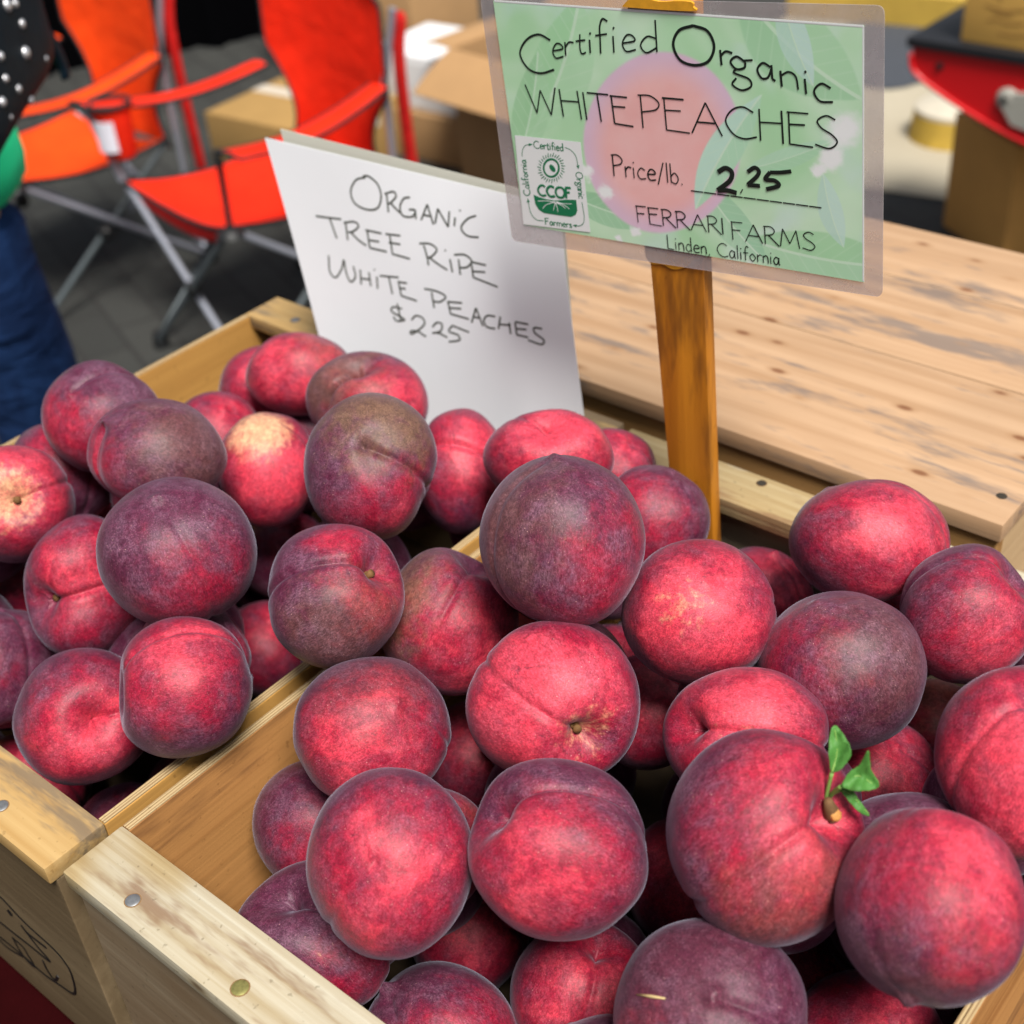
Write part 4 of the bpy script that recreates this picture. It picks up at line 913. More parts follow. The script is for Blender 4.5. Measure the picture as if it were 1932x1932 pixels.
mb.build('printed_lettering', M_PRINT, card)
mb = MB()
for s_, wd in (([(1105,798),(1140,780),(1170,800),(1160,840),(1103,884)], .0014), ([(1103,884),(1150,884),(1192,896)], .0014), ([(1213,886),(1217,889)], .0015),
               ([(1243,797),(1275,778),(1296,795),(1285,820),(1243,858)], .0012), ([(1243,858),(1300,863)], .0012),
               ([(1347,800),(1325,832),(1368,838),(1388,862),(1330,879)], .0012), ([(1347,800),(1395,800),(1445,795)], .0011)):
    mb.tube([r3(x, y, .00112) for x, y in smooth_path(s_, 6)], wd, 7, flat=SN, fk=.1)
mb.build('marker_price', M_PRINT, card)
# ---- certification mark: white label, sun, bowl with roots, circling words and arrows
M_GREEN = plain('green_logo_ink', (.010, .20, .085), .4, var=.05)
mb = MB(); mb.slab([r7(x, y, .00106) for x, y in ((185, 125), (1320, 245), (1490, 1800), (335, 1660))], SN, .00006); lg = mb.build('certification_label', M_WHITE, card)
LO = .00114
mb = MB()
rx, ry = 150, 165
mb.tube([r7(815+rx*.92*math.cos(a)*.95, 690+ry*.92*math.sin(a), LO) for a in [i*math.pi/18 for i in range(36)]], .0007, 6, flat=SN, fk=.1, closed=True)
mb.slab([r7(835+52*math.cos(a)+14*math.sin(a), 695+62*math.sin(a)+20*math.cos(a), LO) for a in [i*math.pi/8 for i in range(16)]], SN, .00006)
for k in range(30):
    a = k*2*math.pi/30; r0, r1 = 1.18, 1.62 if k % 2 else 1.5
    mb.tube([r7(815+rx*r0*math.cos(a), 690+ry*r0*math.sin(a), LO), r7(815+rx*r1*math.cos(a+.08), 690+ry*r1*math.sin(a+.08), LO)], [.00042, .00022], 5, flat=SN, fk=.15)
bowl = [(510, 1150), (600, 1190), (720, 1225), (860, 1250), (960, 1245), (1100, 1235), (1245, 1240), (1265, 1430), (1235, 1500), (1160, 1535), (930, 1505), (690, 1468), (600, 1410), (540, 1310)]
mb.slab([r7(x, y, LO) for x, y in bowl], SN, .00006)
word(mb, r7, 'CCOF', (588, 1160), (1165, 1222), 180, .00075, LO+.00004, (-.05, -1))
up_l = (-.10, -1)
word(mb, r7, 'Certified', (515, 345), (1030, 400), 125, .00034, LO, up_l)
word(mb, r7, 'Farmers', (715, 1665), (1175, 1722), 110, .00034, LO, up_l)
word(mb, r7, 'California', (455, 1165), (375, 545), 110, .00032, LO, (-1, .06))
word(mb, r7, 'Organic', (1235, 760), (1290, 1220), 115, .00032, LO, (1, .08))
for pa in ([(310, 490), (320, 380), (370, 300), (475, 283)], [(1050, 335), (1150, 380), (1240, 490), (1282, 690)], [(1345, 1280), (1382, 1520), (1370, 1640), (1300, 1690), (1205, 1680)], [(680, 1600), (560, 1580), (460, 1460), (412, 1235)]):
    q = smooth_path(pa, 6); mb.tube([r7(x, y, LO) for x, y in q], .00026, 5, flat=SN, fk=.2)
    e1 = np.array(q[-1]); dd = e1-np.array(q[-3]); dd = dd/np.linalg.norm(dd); nn = np.array((-dd[1], dd[0]))
    mb.slab([r7(*(e1+dd*22), LO), r7(*(e1-dd*46+nn*26), LO), r7(*(e1-dd*46-nn*26), LO)], SN, .00006)
mb.build('green_mark', M_GREEN, lg)
mb = MB()
for pa in ([(880, 1270), (800, 1300), (720, 1330), (670, 1390)], [(870, 1285), (750, 1260), (580, 1260)], [(900, 1270), (1000, 1300), (1170, 1310)], [(880, 1280), (870, 1350), (850, 1420)], [(890, 1290), (920, 1380), (930, 1450)], [(900, 1285), (1000, 1340), (1060, 1390)], [(920, 1290), (1040, 1330), (1130, 1400)]):
    mb.tube([r7(x, y, LO+.00005) for x, y in smooth_path(pa, 5)], [.00036]*3+[.0002]*40, 5, flat=SN, fk=.15)
mb.build('root_mark', M_WHITE, lg)

# ------------------------------------------------------------------ leaves and straw on the peaches
def leaf_mat():
    m, nt, b = new_mat('peach_leaf'); k = NT(nt); v = k.obj()
    n = k.noise(v, 140, 4, .6)
    nt.links.new(k.mix(n, (.035, .145, .024), (.10, .27, .055)), b.inputs['Base Color'])
    b.inputs['Roughness'].default_value = .55; b.inputs['Specular IOR Level'].default_value = .25; k.bump(n, .4, .001, b); return m
M_LEAF = leaf_mat(); M_TWIG = plain('twig_bark', (.16, .085, .035), .85, scale=500, var=.5); M_PET = plain('leaf_stalk', (.20, .36, .08), .5)
M_CUT = plain('cut_wood', (.55, .26, .07), .7, scale=600, var=.4)
def bvh(o):
    mw = wm(o); return BVHTree.FromPolygons([mw @ v.co for v in o.data.vertices], [tuple(p.vertices) for p in o.data.polygons])
def hit(o, px, py):
    h_ = bvh(o).ray_cast(C0, ray(px, py).normalized()); return h_[0], h_[1]
pk = PEACH[40]
for c in list(pk.children):
    bpy.data.objects.remove(c)
def r8(x, y): return (905.6+x*.5312, 1283+y*.5312)
sb, sn = hit(pk, *r8(1245, 470))
depth = (sb-C0).dot(FW)
def dp(x, y, dz=0.0):
    p = r8(x, y); d = ray(*p); return C0 + d*((depth+dz)/d.dot(FW))
mb = MB(); mb.tube([dp(1255, 492, .004), dp(1247, 470, -.001), dp(1240, 445, -.004), dp(1236, 425, -.006)], [.0034, .0038, .0026, .0017], 9)
for k_ in range(9):
    a = k_*.9; mb.tube([dp(1245+5*math.cos(a), 450+5*k_+9*math.sin(a), -.002), dp(1246+(11+5*(k_ % 3))*math.cos(a), 452+5*k_+13*math.sin(a), -.0035)], [.0016, .0007], 5)
tw = mb.build('stem', M_TWIG, pk, smooth=True)
mb = MB(); mb.lathe(dp(1262, 480, -.003), [(.0030, 0), (.0027, .0012), (.0014, .0017)], 7, ax=(UP*.1-FW+RT*.4)); mb.build('cut_end', M_CUT, tw, smooth=True)
for outl, rib, pet, dz in (
    ([(1247, 330), (1240, 240), (1258, 160), (1302, 215), (1318, 260), (1308, 285), (1280, 318)], [(1250, 330), (1268, 250), (1258, 162)], [(1226, 432), (1236, 385), (1250, 330)], -.010),
    ([(1280, 378), (1314, 328), (1348, 305), (1380, 252), (1388, 318), (1418, 370), (1396, 388), (1330, 393)], [(1282, 378), (1340, 340), (1400, 372)], [(1240, 420), (1258, 395), (1282, 378)], -.013),
    ([(1275, 388), (1312, 378), (1342, 420), (1384, 480), (1345, 466), (1300, 415)], [(1278, 390), (1320, 410), (1382, 478)], [(1240, 422), (1255, 402), (1278, 390)], -.006)):
    P = smooth_path(outl+[outl[0]], 4)[:-1]; R_ = smooth_path(rib, 8); mb = MB()
    cx = sum(q[0] for q in outl)/len(outl); cy = sum(q[1] for q in outl)/len(outl)
    def bend(x, y):        # the blade folds up along its midrib and ripples
        q = min(math.hypot(t[0]-x, t[1]-y) for t in R_); return dz-.00011*q+.0007*math.sin(x*.11+y*.07)
    ring = []
    for i, (x, y) in enumerate(P):
        L_ = math.hypot(x-cx, y-cy); jit = 2.0*(i % 2); ring.append((x+(x-cx)/L_*jit, y+(y-cy)/L_*jit))
    bm = bmesh.new(); vs = [bm.verts.new(dp(x, y, 0)) for x, y in ring]; f0 = bm.faces.new(vs)
    tri = bmesh.ops.triangulate(bm, faces=[f0])
    for _ in range(3): bmesh.ops.subdivide_edges(bm, edges=[e_ for e_ in bm.edges if e_.calc_length() > .0025], cuts=1, use_grid_fill=True)
    bmesh.ops.triangulate(bm, faces=list(bm.faces))
    for v in bm.verts:
        d_ = v.co-C0; px_ = 966+F*d_.dot(RT)/d_.dot(FW); py_ = 966-F*d_.dot(UP)/d_.dot(FW)
        x, y = (px_-905.6)/.5312, (py_-1283)/.5312; v.co = dp(x, y, bend(x, y))
    bm.verts.index_update(); mb.add([v.co.copy() for v in bm.verts], [[v.index for v in f.verts] for f in bm.faces]); bm.free()
    me_o = mb.build('leaf', M_LEAF, tw, smooth=True)
    bm = bmesh.new(); bm.from_mesh(me_o.data)
    bmesh.ops.solidify(bm, geom=list(bm.faces), thickness=.0003); bm.to_mesh(me_o.data); bm.free()
    mb = MB(); mb.tube([dp(x, y, dz*(i/8) if i < 8 else dz) for i, (x, y) in enumerate(smooth_path(pet, 4))], .0009, 7)
    mb.tube([dp(x, y, dz-.0003) for x, y in R_], [.0006]*4+[.0003]*40, 5)
    mb.build('leaf_stalk', M_PET, me_o, smooth=True)
# straw resting on the big purple peach at the bottom edge
a_, na = hit(PEACH[49], *r8(560, 1118)); b_2, nb2 = hit(PEACH[49], *r8(660, 1132)); m_2, nm = hit(PEACH[49], *r8(610, 1124))
mb = MB(); mb.tube([a_+na*.0006, m_2+nm*.0006, b_2+nb2*.0006], [.0003, .0007, .0004], 6)
tag(mb.build('straw', plain('dry_straw', (.62, .47, .22), .7), None, smooth=True, origin=m_2), 'thin dry straw lying on the large purple peach at the bottom edge', 'straw')

# ------------------------------------------------------------------ folding camp chairs
def fabric(name, c):
    m, nt, b = new_mat(name); k = NT(nt); v = k.obj()
    wv = k.noise(v, 9, 3, .55, .4); g = k.noise(v, 700, 2)
    cc = k.mix(k.ramp(wv, .25, .8), tuple(x*.80 for x in c), tuple(min(1, x*1.12) for x in c)); cc = k.mix(k.math('MULTIPLY', g, .2), cc, tuple(x*.6 for x in c))
    nt.links.new(cc, b.inputs['Base Color']); b.inputs['Roughness'].default_value = .75; b.inputs['Specular IOR Level'].default_value = .2
    k.bump(k.noise(v, 14, 3, .6, .8), .5, .012, b); return m
M_ORANGE = fabric('orange_canvas', (.86, .024, .004)); M_ORANGE_LIT = fabric('light_orange_canvas', (.93, .070, .004)); M_RED = fabric('red_canvas', (.55, .012, .010))  # second orange is a lit copy, the rear chair's brighter light in its colour
M_BLACKF = plain('black_webbing', (.014, .015, .016), .8, scale=200)
M_PATCH = plain('white_care_label', (.75, .74, .82), .7)
def camp_chair(cx, cy, rz, label, patch=True, M_ORANGE=None):
    t = empty('camp_chair', (cx, cy, 0), label, 'chair', 'orange folding camp chairs', rz)
    rot = Matrix.Rotation(rz, 4, 'Z')
    def L(x, y, z): return rot @ Vector((x, y, z)) + Vector((cx, cy, 0))
    FLs, FRs, BLs, BRs = (-.245, -.20, .40), (.22, -.22, .40), (-.20, .22, .37), (.24, .24, .37)
    AFL, AFR, ABL, ABR = (-.29, -.24, .60), (.30, -.24, .60), (-.14, .20, .60), (.26, .24, .60)
    TLp, TRp = (-.13, .26, .84), (.285, .26, .79)
    fFL, fFR, fBL, fBR = (-.13, -.27, .012), (.24, -.27, .012), (-.19, .26, .012), (.27, .27, .012)
    V_ = lambda a: Vector(a)
    # seat cloth sagging between its corners
    def seat(u, v):
        p = V_(FLs).lerp(V_(FRs), u).lerp(V_(BLs).lerp(V_(BRs), u), v)
        sag = .055*(1-(2*u-1)**2)*(1-.3*v) + .05*math.sin(math.pi*v)*.6
        p.z -= sag; p.y += .05*(1-(2*u-1)**2)*(1-v)*.6; return L(*p)
    mb = MB(); mb.grid(seat, 18, 14, .003); s_ = mb.build('seat', M_ORANGE, t, smooth=True, angle=60)
    mb = MB()
    for e in ([seat(i/18, 0) for i in range(19)], [seat(0, i/12) for i in range(13)], [seat(1, i/12) for i in range(13)]): mb.tube(e, .006, 6)
    mb.build('piping', M_BLACKF, s_, smooth=True)
    mb = MB(); mb.grid(lambda u, v: seat(u, 0)+Vector((0, 0, -.006-.035*v*math.sin(math.pi*u)**.5)), 14, 3, .002); mb.build('seat_valance', M_RED, s_, smooth=True)
    # backrest, narrower towards the seat
    def back(u, v):
        z = .34+(.0)+v*.50
        wl = -.175 if v > .55 else -.175+.05*math.sin((1-v/.55)*math.pi)*1.6+.03*(1-v/.55)
        wr = .272 if v > .5 else .272-.045*math.sin((1-v/.5)*math.pi)*1.2-.02*(1-v/.5)
        z = .34 + v*((.86-.34)*(1-u)+(.80-.34)*u)
        y = .235 + .03*v - .05*math.sin(math.pi*u)*-.6*(1-.3*v)
        x = wl+(wr-wl)*u
        if v > .93: x += (.5-u)*.06*((v-.93)/.07)**2
        return L(x, y, z)
    mb = MB(); mb.grid(back, 16, 22, .003); bk_ = mb.build('backrest', M_ORANGE, t, smooth=True, angle=60)
    mb = MB()
    mb.tube([back(0, i/22) for i in range(23)]+[back(i/16, 1) for i in range(1, 17)]+[back(1, 1-i/22) for i in range(1, 23)], .005, 6)
    mb.build('piping', M_BLACKF, bk_, smooth=True)
    if patch:
        c_ = back(.36, .99); mb = MB(); mb.lathe(c_+Vector((0, -.006, -.03)), [(.008, -.003), (.009, 0), (.006, .003)], 12, ax=(0, 1, 0)); mb.build('grommet', M_ALU, bk_)
    # arm rests
    for sgn, F_, B_ in (('l', AFL, ABL), ('r', AFR, ABR)):
        def arm(u, v, F_=F_, B_=B_):
            p = V_(F_).lerp(V_(B_), u); p.z -= .030*math.sin(math.pi*u); w_ = .084*(1-.25*u)
            p.x += (v-.5)*w_; p.z -= abs(v-.5)*.010; return L(*p)
        mb = MB(); mb.grid(arm, 14, 6, .004); a_o = mb.build('armrest', M_RED if False else M_ORANGE, t, smooth=True, angle=60)
        mb = MB(); mb.tube([arm(i/14, 0) for i in range(15)], .005, 6); mb.tube([arm(i/14, 1) for i in range(15)], .005, 6); mb.tube([arm(0, i/6) for i in range(7)], .005, 6); mb.build('piping', M_BLACKF, a_o, smooth=True)
        if sgn == 'l':
            c_ = V_(F_).lerp(V_(B_), .12)+Vector((.035, 0, -.006))
            mb = MB(); mb.tube([L(c_.x+.048*math.cos(a), c_.y+.048*math.sin(a), c_.z) for a in [i*math.pi/10 for i in range(20)]], .006, 8, closed=True); mb.build('cup_ring', M_BLACKF, a_o, smooth=True)
            mb = MB(); mb.lathe(L(c_.x, c_.y, c_.z-.13), [(.034, 0), (.040, .02), (.045, .122)], 20); mb.build('cup_pocket', M_ORANGE, a_o, smooth=True, angle=50)
            if patch:
                mb = MB(); mb.grid(lambda u, v: L(c_.x+.0475*math.sin(-.35+u*1.15+.25), c_.y-.0475*math.cos(-.35+u*1.15+.25), c_.z-.105+.075*v)+Vector((0, -.004, 0)), 6, 3, .001); mb.build('care_label', M_PATCH, a_o)
    # frame
    def tb(nm, a, b2, r, mat, par=t, mid=None):
        mb = MB(); mb.tube([L(*a)]+([L(*mid)] if mid else [])+[L(*b2)], r, 9); return mb.build(nm, mat, par, smooth=True, angle=40)
    tb('front_post', (AFL[0]+.01, AFL[1]+.01, AFL[2]-.012), FLs, .0085, M_ALU)
    tb('arm_strap', (AFR[0]-.07, AFR[1]+.02, AFR[2]-.012), (FRs[0]+.0, FRs[1]-.002, FRs[2]+.002), .008, M_BLACKF)
    mb = MB(); mb.lathe(L(FRs[0], FRs[1]-.004, FRs[2]-.016), [(.034, 0), (.028, .010), (.010, .020)], 12); mb.build('corner_cap', M_BLACKPL, t, smooth=True, angle=40)
    for A_, T_, f_, sd in ((ABL, TLp, BLs, -1), (ABR, TRp, BRs, 1)):
        ix = .085 if sd < 0 else 0
        tb('rear_post', (f_[0]+ix, f_[1]+.02+ix*.5, .06), (T_[0]+ix+.012*sd, T_[1]+.02+ix*.5, T_[2]-.02), .0095, M_ALU, mid=(A_[0]+ix, A_[1]+.02+ix*.85, A_[2]))
        if sd < 0: continue
        mb = MB()
        path = [Vector((T_[0]+.02*sd, T_[1]+.035, T_[2]-.03)), Vector((A_[0]+.035, A_[1]+.04, A_[2])), Vector((f_[0]+.055, f_[1]+.05, .10))]
        pp_ = smooth_path([tuple(p) for p in path], 8)
        mb.tube([L(*p) for p in pp_], [.012]+[.021]*40, 8, flat=rot @ Vector((0, -1, 0)), fk=.45); mb.build('back_sleeve', M_RED, t, smooth=True)
    hub = []
    for a, b2, up_ in ((fFL, FRs, 0), (fFR, FLs, 1), (fBL, BRs, 0), (fBR, BLs, 1), (fFL, BLs, 0), (fBL, FLs, 1), (fFR, BRs, 0), (fBR, FRs, 1)):
        o_ = .008 if up_ else -.008
        tb('leg', (a[0]+o_, a[1]+o_, a[2]), (b2[0]+o_, b2[1]+o_, b2[2]-.012), .0085, M_ALU if up_ else M_DKMETAL)
    for a, b2 in ((fFL, FRs), (fBL, BRs), (fFL, BLs), (fFR, BRs)):
        m2 = (V_(a)+V_(b2))*.5; mb = MB(); mb.lathe(L(*m2)-Vector((0, 0, .018)), [(.012, 0), (.020, .010), (.020, .028), (.012, .036)], 10); mb.build('pivot', M_BLACKPL, t, smooth=True, angle=40)
    for f_ in (fFL, fFR, fBL, fBR):
        mb = MB(); mb.lathe(L(f_[0], f_[1], 0), [(.020, 0), (.021, .02), (.014, .045)], 12); mb.build('foot', M_BLACKPL, t, smooth=True, angle=40)
    return t
M_DKMETAL = plain('dark_grey_tube', (.10, .12, .13), .4, metal=.4, scale=40)
camp_chair(-2.62, 1.985, math.radians(-3), 'orange camp chair with a cup pocket and white care label, behind the paper sign', M_ORANGE=M_ORANGE)
camp_chair(-3.33, 1.87, math.radians(-2), 'orange camp chair at the far left, beside the person with the studded bag', patch=False, M_ORANGE=M_ORANGE_LIT)

# ------------------------------------------------------------------ cartons
M_CARD = plain('brown_cardboard', (.40, .235, .105), .85, scale=16, var=.10, bump=.1)
M_CARDIN = plain('inner_cardboard', (.30, .17, .075), .85, scale=16)
M_TAPE = plain('packing_tape', (.62, .55, .45), .3, var=.05)
M_LABEL = plain('white_carton_label', (.82, .83, .84), .6, var=.03)
M_BLUEINK = plain('blue_grey_print', (.22, .25, .42), .6)
M_YBOX = plain('yellow_carton', (.66, .38, .09), .7, scale=12, var=.10)
M_OCHRE = plain('ochre_cardboard', (.36, .215, .07), .8, scale=12, var=.12)
def carton(name, c, size, rz, label, mat, tape=True, flaps=None, lab=None, group=None):
    t = empty(name, c, label, 'box', group, rz); sx, sy, sz = size; c = Vector(c)
    rot = Matrix.Rotation(rz, 4, 'Z')
    def P(x, y, z): return rot @ Vector((x, y, z)) + c
    mb = MB()
    x, y = sx/2, sy/2
    if flaps is None:
        mb.hexa([P(-x, -y, 0), P(x, -y, 0), P(x, y, 0), P(-x, y, 0), P(-x, -y, sz), P(x, -y, sz), P(x, y, sz), P(-x, y, sz)], .003)
        b_ = mb.build('carton_body', mat, t, smooth=True, angle=35)
        if tape:
            mb = MB(); mb.hexa([P(-x-.001, -.03, sz-.06), P(x+.001, -.03, sz-.06), P(x+.001, .03, sz-.06), P(-x-.001, .03, sz-.06), P(-x-.001, -.03, sz+.0008), P(x+.001, -.03, sz+.0008), P(x+.001, .03, sz+.0008), P(-x-.001, .03, sz+.0008)]); mb.build('tape', M_TAPE, b_)
    else:
        w_ = .005
        mb.hexa([P(-x, -y, 0), P(x, -y, 0), P(x, y, 0), P(-x, y, 0), P(-x, -y, .006), P(x, -y, .006), P(x, y, .006), P(-x, y, .006)])
        for a, b2 in (((-x, -y), (x, -y+w_)), ((-x, y-w_), (x, y)), ((-x, -y+w_+.0002), (-x+w_, y-w_-.0002)), ((x-w_, -y+w_+.0002), (x, y-w_-.0002))):
            (x0, y0), (x1, y1) = a, b2
            mb.hexa([P(x0, y0, .0062), P(x1, y0, .0062), P(x1, y1, .0062), P(x0, y1, .0062), P(x0, y0, sz), P(x1, y0, sz), P(x1, y1, sz), P(x0, y1, sz)])
        b_ = mb.build('carton_body', mat, t)
        for e0, e1, out, ln, dz in flaps:
            a, b2 = Vector(e0), Vector(e1); o_ = Vector((*out, 0)).normalized()
            a3, b3 = Vector((a.x, a.y, sz+.001)), Vector((b2.x, b2.y, sz+.001))
            def fl(u, v): return P(*(a3.lerp(b3, u)+o_*ln*v+Vector((0, 0, dz*v+.03*math.sin(v*2.2)*.5))))
            mb = MB(); mb.grid(fl, 3, 6, .004); mb.build('flap', mat, t, smooth=True, angle=50)
    if lab:
        (x0, x1, z0, z1), printed = lab
        mb = MB(); mb.hexa([P(x0, -y-.0012, z0), P(x1, -y-.0012, z0), P(x1, -y+.001, z0), P(x0, -y+.001, z0), P(x0, -y-.0012, z1), P(x1, -y-.0012, z1), P(x1, -y+.001, z1), P(x0, -y+.001, z1)]); l_ = mb.build('paper_label', M_LABEL, b_)
        if printed:
            mb = MB()
            for k_ in range(4): mb.hexa([P(x1-.07, -y-.0018, z0+.03+k_*.03), P(x1-.02, -y-.0018, z0+.03+k_*.03), P(x1-.02, -y-.0005, z0+.03+k_*.03), P(x1-.07, -y-.0005, z0+.03+k_*.03), P(x1-.07, -y-.0018, z0+.045+k_*.03), P(x1-.02, -y-.0018, z0+.045+k_*.03), P(x1-.02, -y-.0005, z0+.045+k_*.03), P(x1-.07, -y-.0005, z0+.045+k_*.03)])
            mb.build('printed_bars', M_BLUEINK, l_)
    return t
GB = 'cartons standing on the paving behind the stall'
# taped low carton behind the chair
q = onz(396, 309, 0)
carton('cardboard_box', (q.x+.27, q.y+.26, 0), (.50, .50, .185), math.radians(4), 'low taped ochre cardboard box under the arm of the chair with the cup pocket', M_OCHRE, group=GB)
q = onz(850, 345, 0)
carton('cardboard_box', (q.x+.24, q.y+.20, 0), (.44, .34, .40), math.radians(-6), 'open brown cardboard box with spread flaps, left of the price sign', M_CARD, flaps=[((-.22, -.17), (.22, -.17), (0, -1), .16, -.10), ((-.22, .17), (.22, .17), (0, 1), .16, .05), ((-.22, -.17), (-.22, .17), (-1, 0), .13, -.02), ((.22, -.17), (.22, .17), (1, 0), .14, .0)], group=GB)
q = onz(760, 318, 0)
carton('cardboard_box', (q.x+.02, q.y+.26, 0), (.46, .34, .15), math.radians(2), 'brown cardboard box supporting a white-labelled carton behind the chair', M_CARD, tape=False, group=GB)
carton('white_carton', (q.x+.00, q.y+.27, .152), (.42, .30, .17), math.radians(3), 'white carton with printed label stacked on a brown box, behind the chair', M_LABEL, tape=False, lab=((-.05, .19, .01, .15), True), group=GB)
q = onz(745, 38, .30)
carton('cardboard_box', (q.x-.42, q.y+.30, 0), (.70, .4, .36), math.radians(5), 'tan cardboard box farthest back, above the chair backrest', M_CARD, group=GB)
M_WARM = plain('warm_cardboard', (.62, .31, .08), .85, scale=12, var=.12)
# big carton on the right with the red cart on it
q = onz(1778, 425, 0); q2 = onz(1888, 500, 0)
e = (q2-q); rz = math.atan2(e.y, e.x)
d_ = Vector((math.cos(rz), math.sin(rz), 0)); n_ = Vector((-d_.y, d_.x, 0)); L_ = .275
cc = q + d_*L_/2 + n_*.21
carton('cardboard_box', (cc.x, cc.y, 0), (L_, .42, .318), rz, 'tall brown cardboard box at the right edge behind the plank stand', M_WARM, tape=False, group=GB)
# yellowish concrete pedestal
q = onz(1763, 282, 0)
t = empty('pedestal', (q.x, q.y+.12, 0), 'round yellow painted bollard foot with a pale flat top, left of the tall box', 'bollard')
c_ = Vector((q.x, q.y+.12, 0))
mb = MB(); mb.lathe(c_, [(.135, 0), (.13, .02), (.122, .085)], 32); mb.build('base', plain('yellow_bucket_paint', (.50, .33, .05), .75, scale=25, var=.4), t, smooth=True, angle=40)
mb = MB(); mb.lathe(c_+Vector((0, 0, .0855)), [(.121, 0), (.121, .012), (.110, .020)], 32); mb.build('cap', plain('pale_concrete', (.55, .50, .40), .85, scale=30, var=.15), t, smooth=True, angle=40)

# red tray cart on the tall box: black flat top, red curved body, grey wheel fitting
M_REDP = plain('red_painted_steel', (.62, .006, .010), .28, scale=6, var=.06, spec=.6)
M_GREYF = plain('grey_cast_fitting', (.40, .39, .34), .65, metal=.1, scale=60, var=.2)
A = onz(1722, 88, .56)
ux = (onz(1932, 122, .56)-A).normalized(); uy = Vector((-ux.y, ux.x, 0))
ct = empty('tray_cart', A, 'red steel cart tray with black top and grey fitting, above the tall box', 'cart')
def cp(a, b2, z): return A + ux*a + uy*b2 + Vector((0, 0, z))
prof = [(0, 0), (.002, -.042), (.018, -.066), (.06, -.090), (.13, -.122), (.22, -.156), (.32, -.185), (.44, -.205), (.62, -.212)]
sm = smooth_path(prof, 5); top = [(.62, 0)]
mb = MB(); outl = [(0, 0)]+sm+[(.62, -.006), (0, -.006)][0:1]
fr = [cp(a, 0, z) for a, z in sm]+[cp(.62, 0, -.004), cp(.0, 0, -.0)][:1]; bkp = [p+uy*.36 for p in fr]
mb.add(fr+bkp, [tuple(range(len(fr))), tuple(range(2*len(fr)-1, len(fr)-1, -1))]+[(i, len(fr)+i, len(fr)+(i+1) % len(fr), (i+1) % len(fr)) for i in range(len(fr))])
body = mb.build('tray_body', M_REDP, ct, smooth=True, angle=30)
mb = MB(); mb.tube([cp(a, -.004, z+.004) for a, z in sm[2:]], .006, 7); mb.build('rolled_rim', M_REDP, body, smooth=True)
mb = MB(); mb.hexa([cp(-.012, -.012, .001), cp(.63, -.012, .001), cp(.63, .372, .001), cp(-.012, .372, .001), cp(-.012, -.012, .024), cp(.63, -.012, .024), cp(.63, .372, .024), cp(-.012, .372, .024)], .004)
mb.build('flat_top', plain('black_board', (.014, .015, .018), .5), ct, smooth=True, angle=35)
mb = MB(); mb.lathe(cp(.075, .001, -.035), [(.009, 0), (.009, .006), (.004, .008)], 14, ax=-uy); mb.build('bolt', M_BLACKPL, body)
gx = .252
mb = MB(); mb.lathe(cp(gx, .004, -.085), [(.027, 0), (.028, .008), (.022, .014), (.012, .017)], 22, ax=-uy)
mb.slab([cp(gx-.012, -.006, -.098), cp(gx+.02, -.006, -.065), cp(gx+.085, -.006, -.06), cp(gx+.11, -.006, -.155), cp(gx+.02, -.006, -.140)], -uy, .012)
ft = mb.build('wheel_fitting', M_GREYF, ct, smooth=True, angle=40)
mb = MB(); mb.lathe(cp(gx-.004, -.013, -.083), [(.008, 0), (.006, .004)], 14, ax=-uy); mb.build('axle_hole', M_BLACKPL, ft)
# legs of the cart stand down to the paving behind the box
for a, b2 in ((.50, .05), (.50, .32), (.16, .33)):
    mb = MB(); mb.tube([cp(a, b2, -.05), Vector((cp(a, b2, 0).x, cp(a, b2, 0).y, 0))], .012, 9); mb.build('leg', M_DKMETAL, ct, smooth=True, angle=40)
# yellow printed carton on the black top
B0 = onz(1812, 76, .585)
bx = (onz(1932, 96, .585)-B0).normalized()
rzb = math.atan2(bx.y, bx.x)
cb = B0 + bx*.15 + Vector((-bx.y, bx.x, 0))*.10
yb = carton('yellow_carton', (cb.x, cb.y, .5845), (.30, .20, .20), rzb, 'yellow carton with faint brown print on top of the red cart', M_YBOX, tape=False)
mb = MB(); nrm = Vector((bx.y, -bx.x, 0))
def yp(a, z): return B0 + bx*a + Vector((0, 0, z)) + nrm*.0008
M_BRN = plain('brown_print', (.33, .17, .04), .7)
for s_ in ([(.085, .10), (.085, .15), (.105, .15), (.115, .135), (.085, .125)], [(.05, .088), (.10, .080), (.15, .090)], [(.06, .055), (.085, .06), (.11, .053), (.15, .06)], [(.07, .075), (.12, .072)], [(.09, .03), (.13, .03), (.16, .034)]):
    mb.tube([yp(*p) for p in s_], .0024, 6, flat=nrm, fk=.2)
mb.build('print_mark', M_BRN, [c for c in yb.children][0])

# ------------------------------------------------------------------ made-up black-draped table, standing in for deep shadow far behind
d1, d2 = onz(235, 112, 0), onz(500, 66, 0); dd = (d2-d1).normalized(); nq = Vector((-dd.y, dd.x, 0))
s0 = d1 - dd*1.6; s1 = d2 + dd*.35
t = empty('stall_table', ((s0+s1)/2+nq*.4), 'table behind the chairs covered to the ground by a black cloth', 'table')
mb = MB(); rows = 8; n_ = 60; vs = []; fs = []
for r in range(rows+1):
    for i in range(n_+1):
        p = s0.lerp(s1, i/n_); wv = .03*math.sin(i*1.1)+.02*math.sin(i*2.3+1)
        vs.append(p - nq*(.04*(1-r/rows)+wv*(1-r/rows)) + Vector((0, 0, .005+.74*r/rows)))
for r in range(rows):
    for i in range(n_): k_ = r*(n_+1)+i; fs.append((k_, k_+1, k_+n_+2, k_+n_+1))
mb.add(vs, fs); M_SHADOW_BLACK = plain('black_cloth', (.0016, .0016, .002), 1.0, scale=30, spec=0.0)
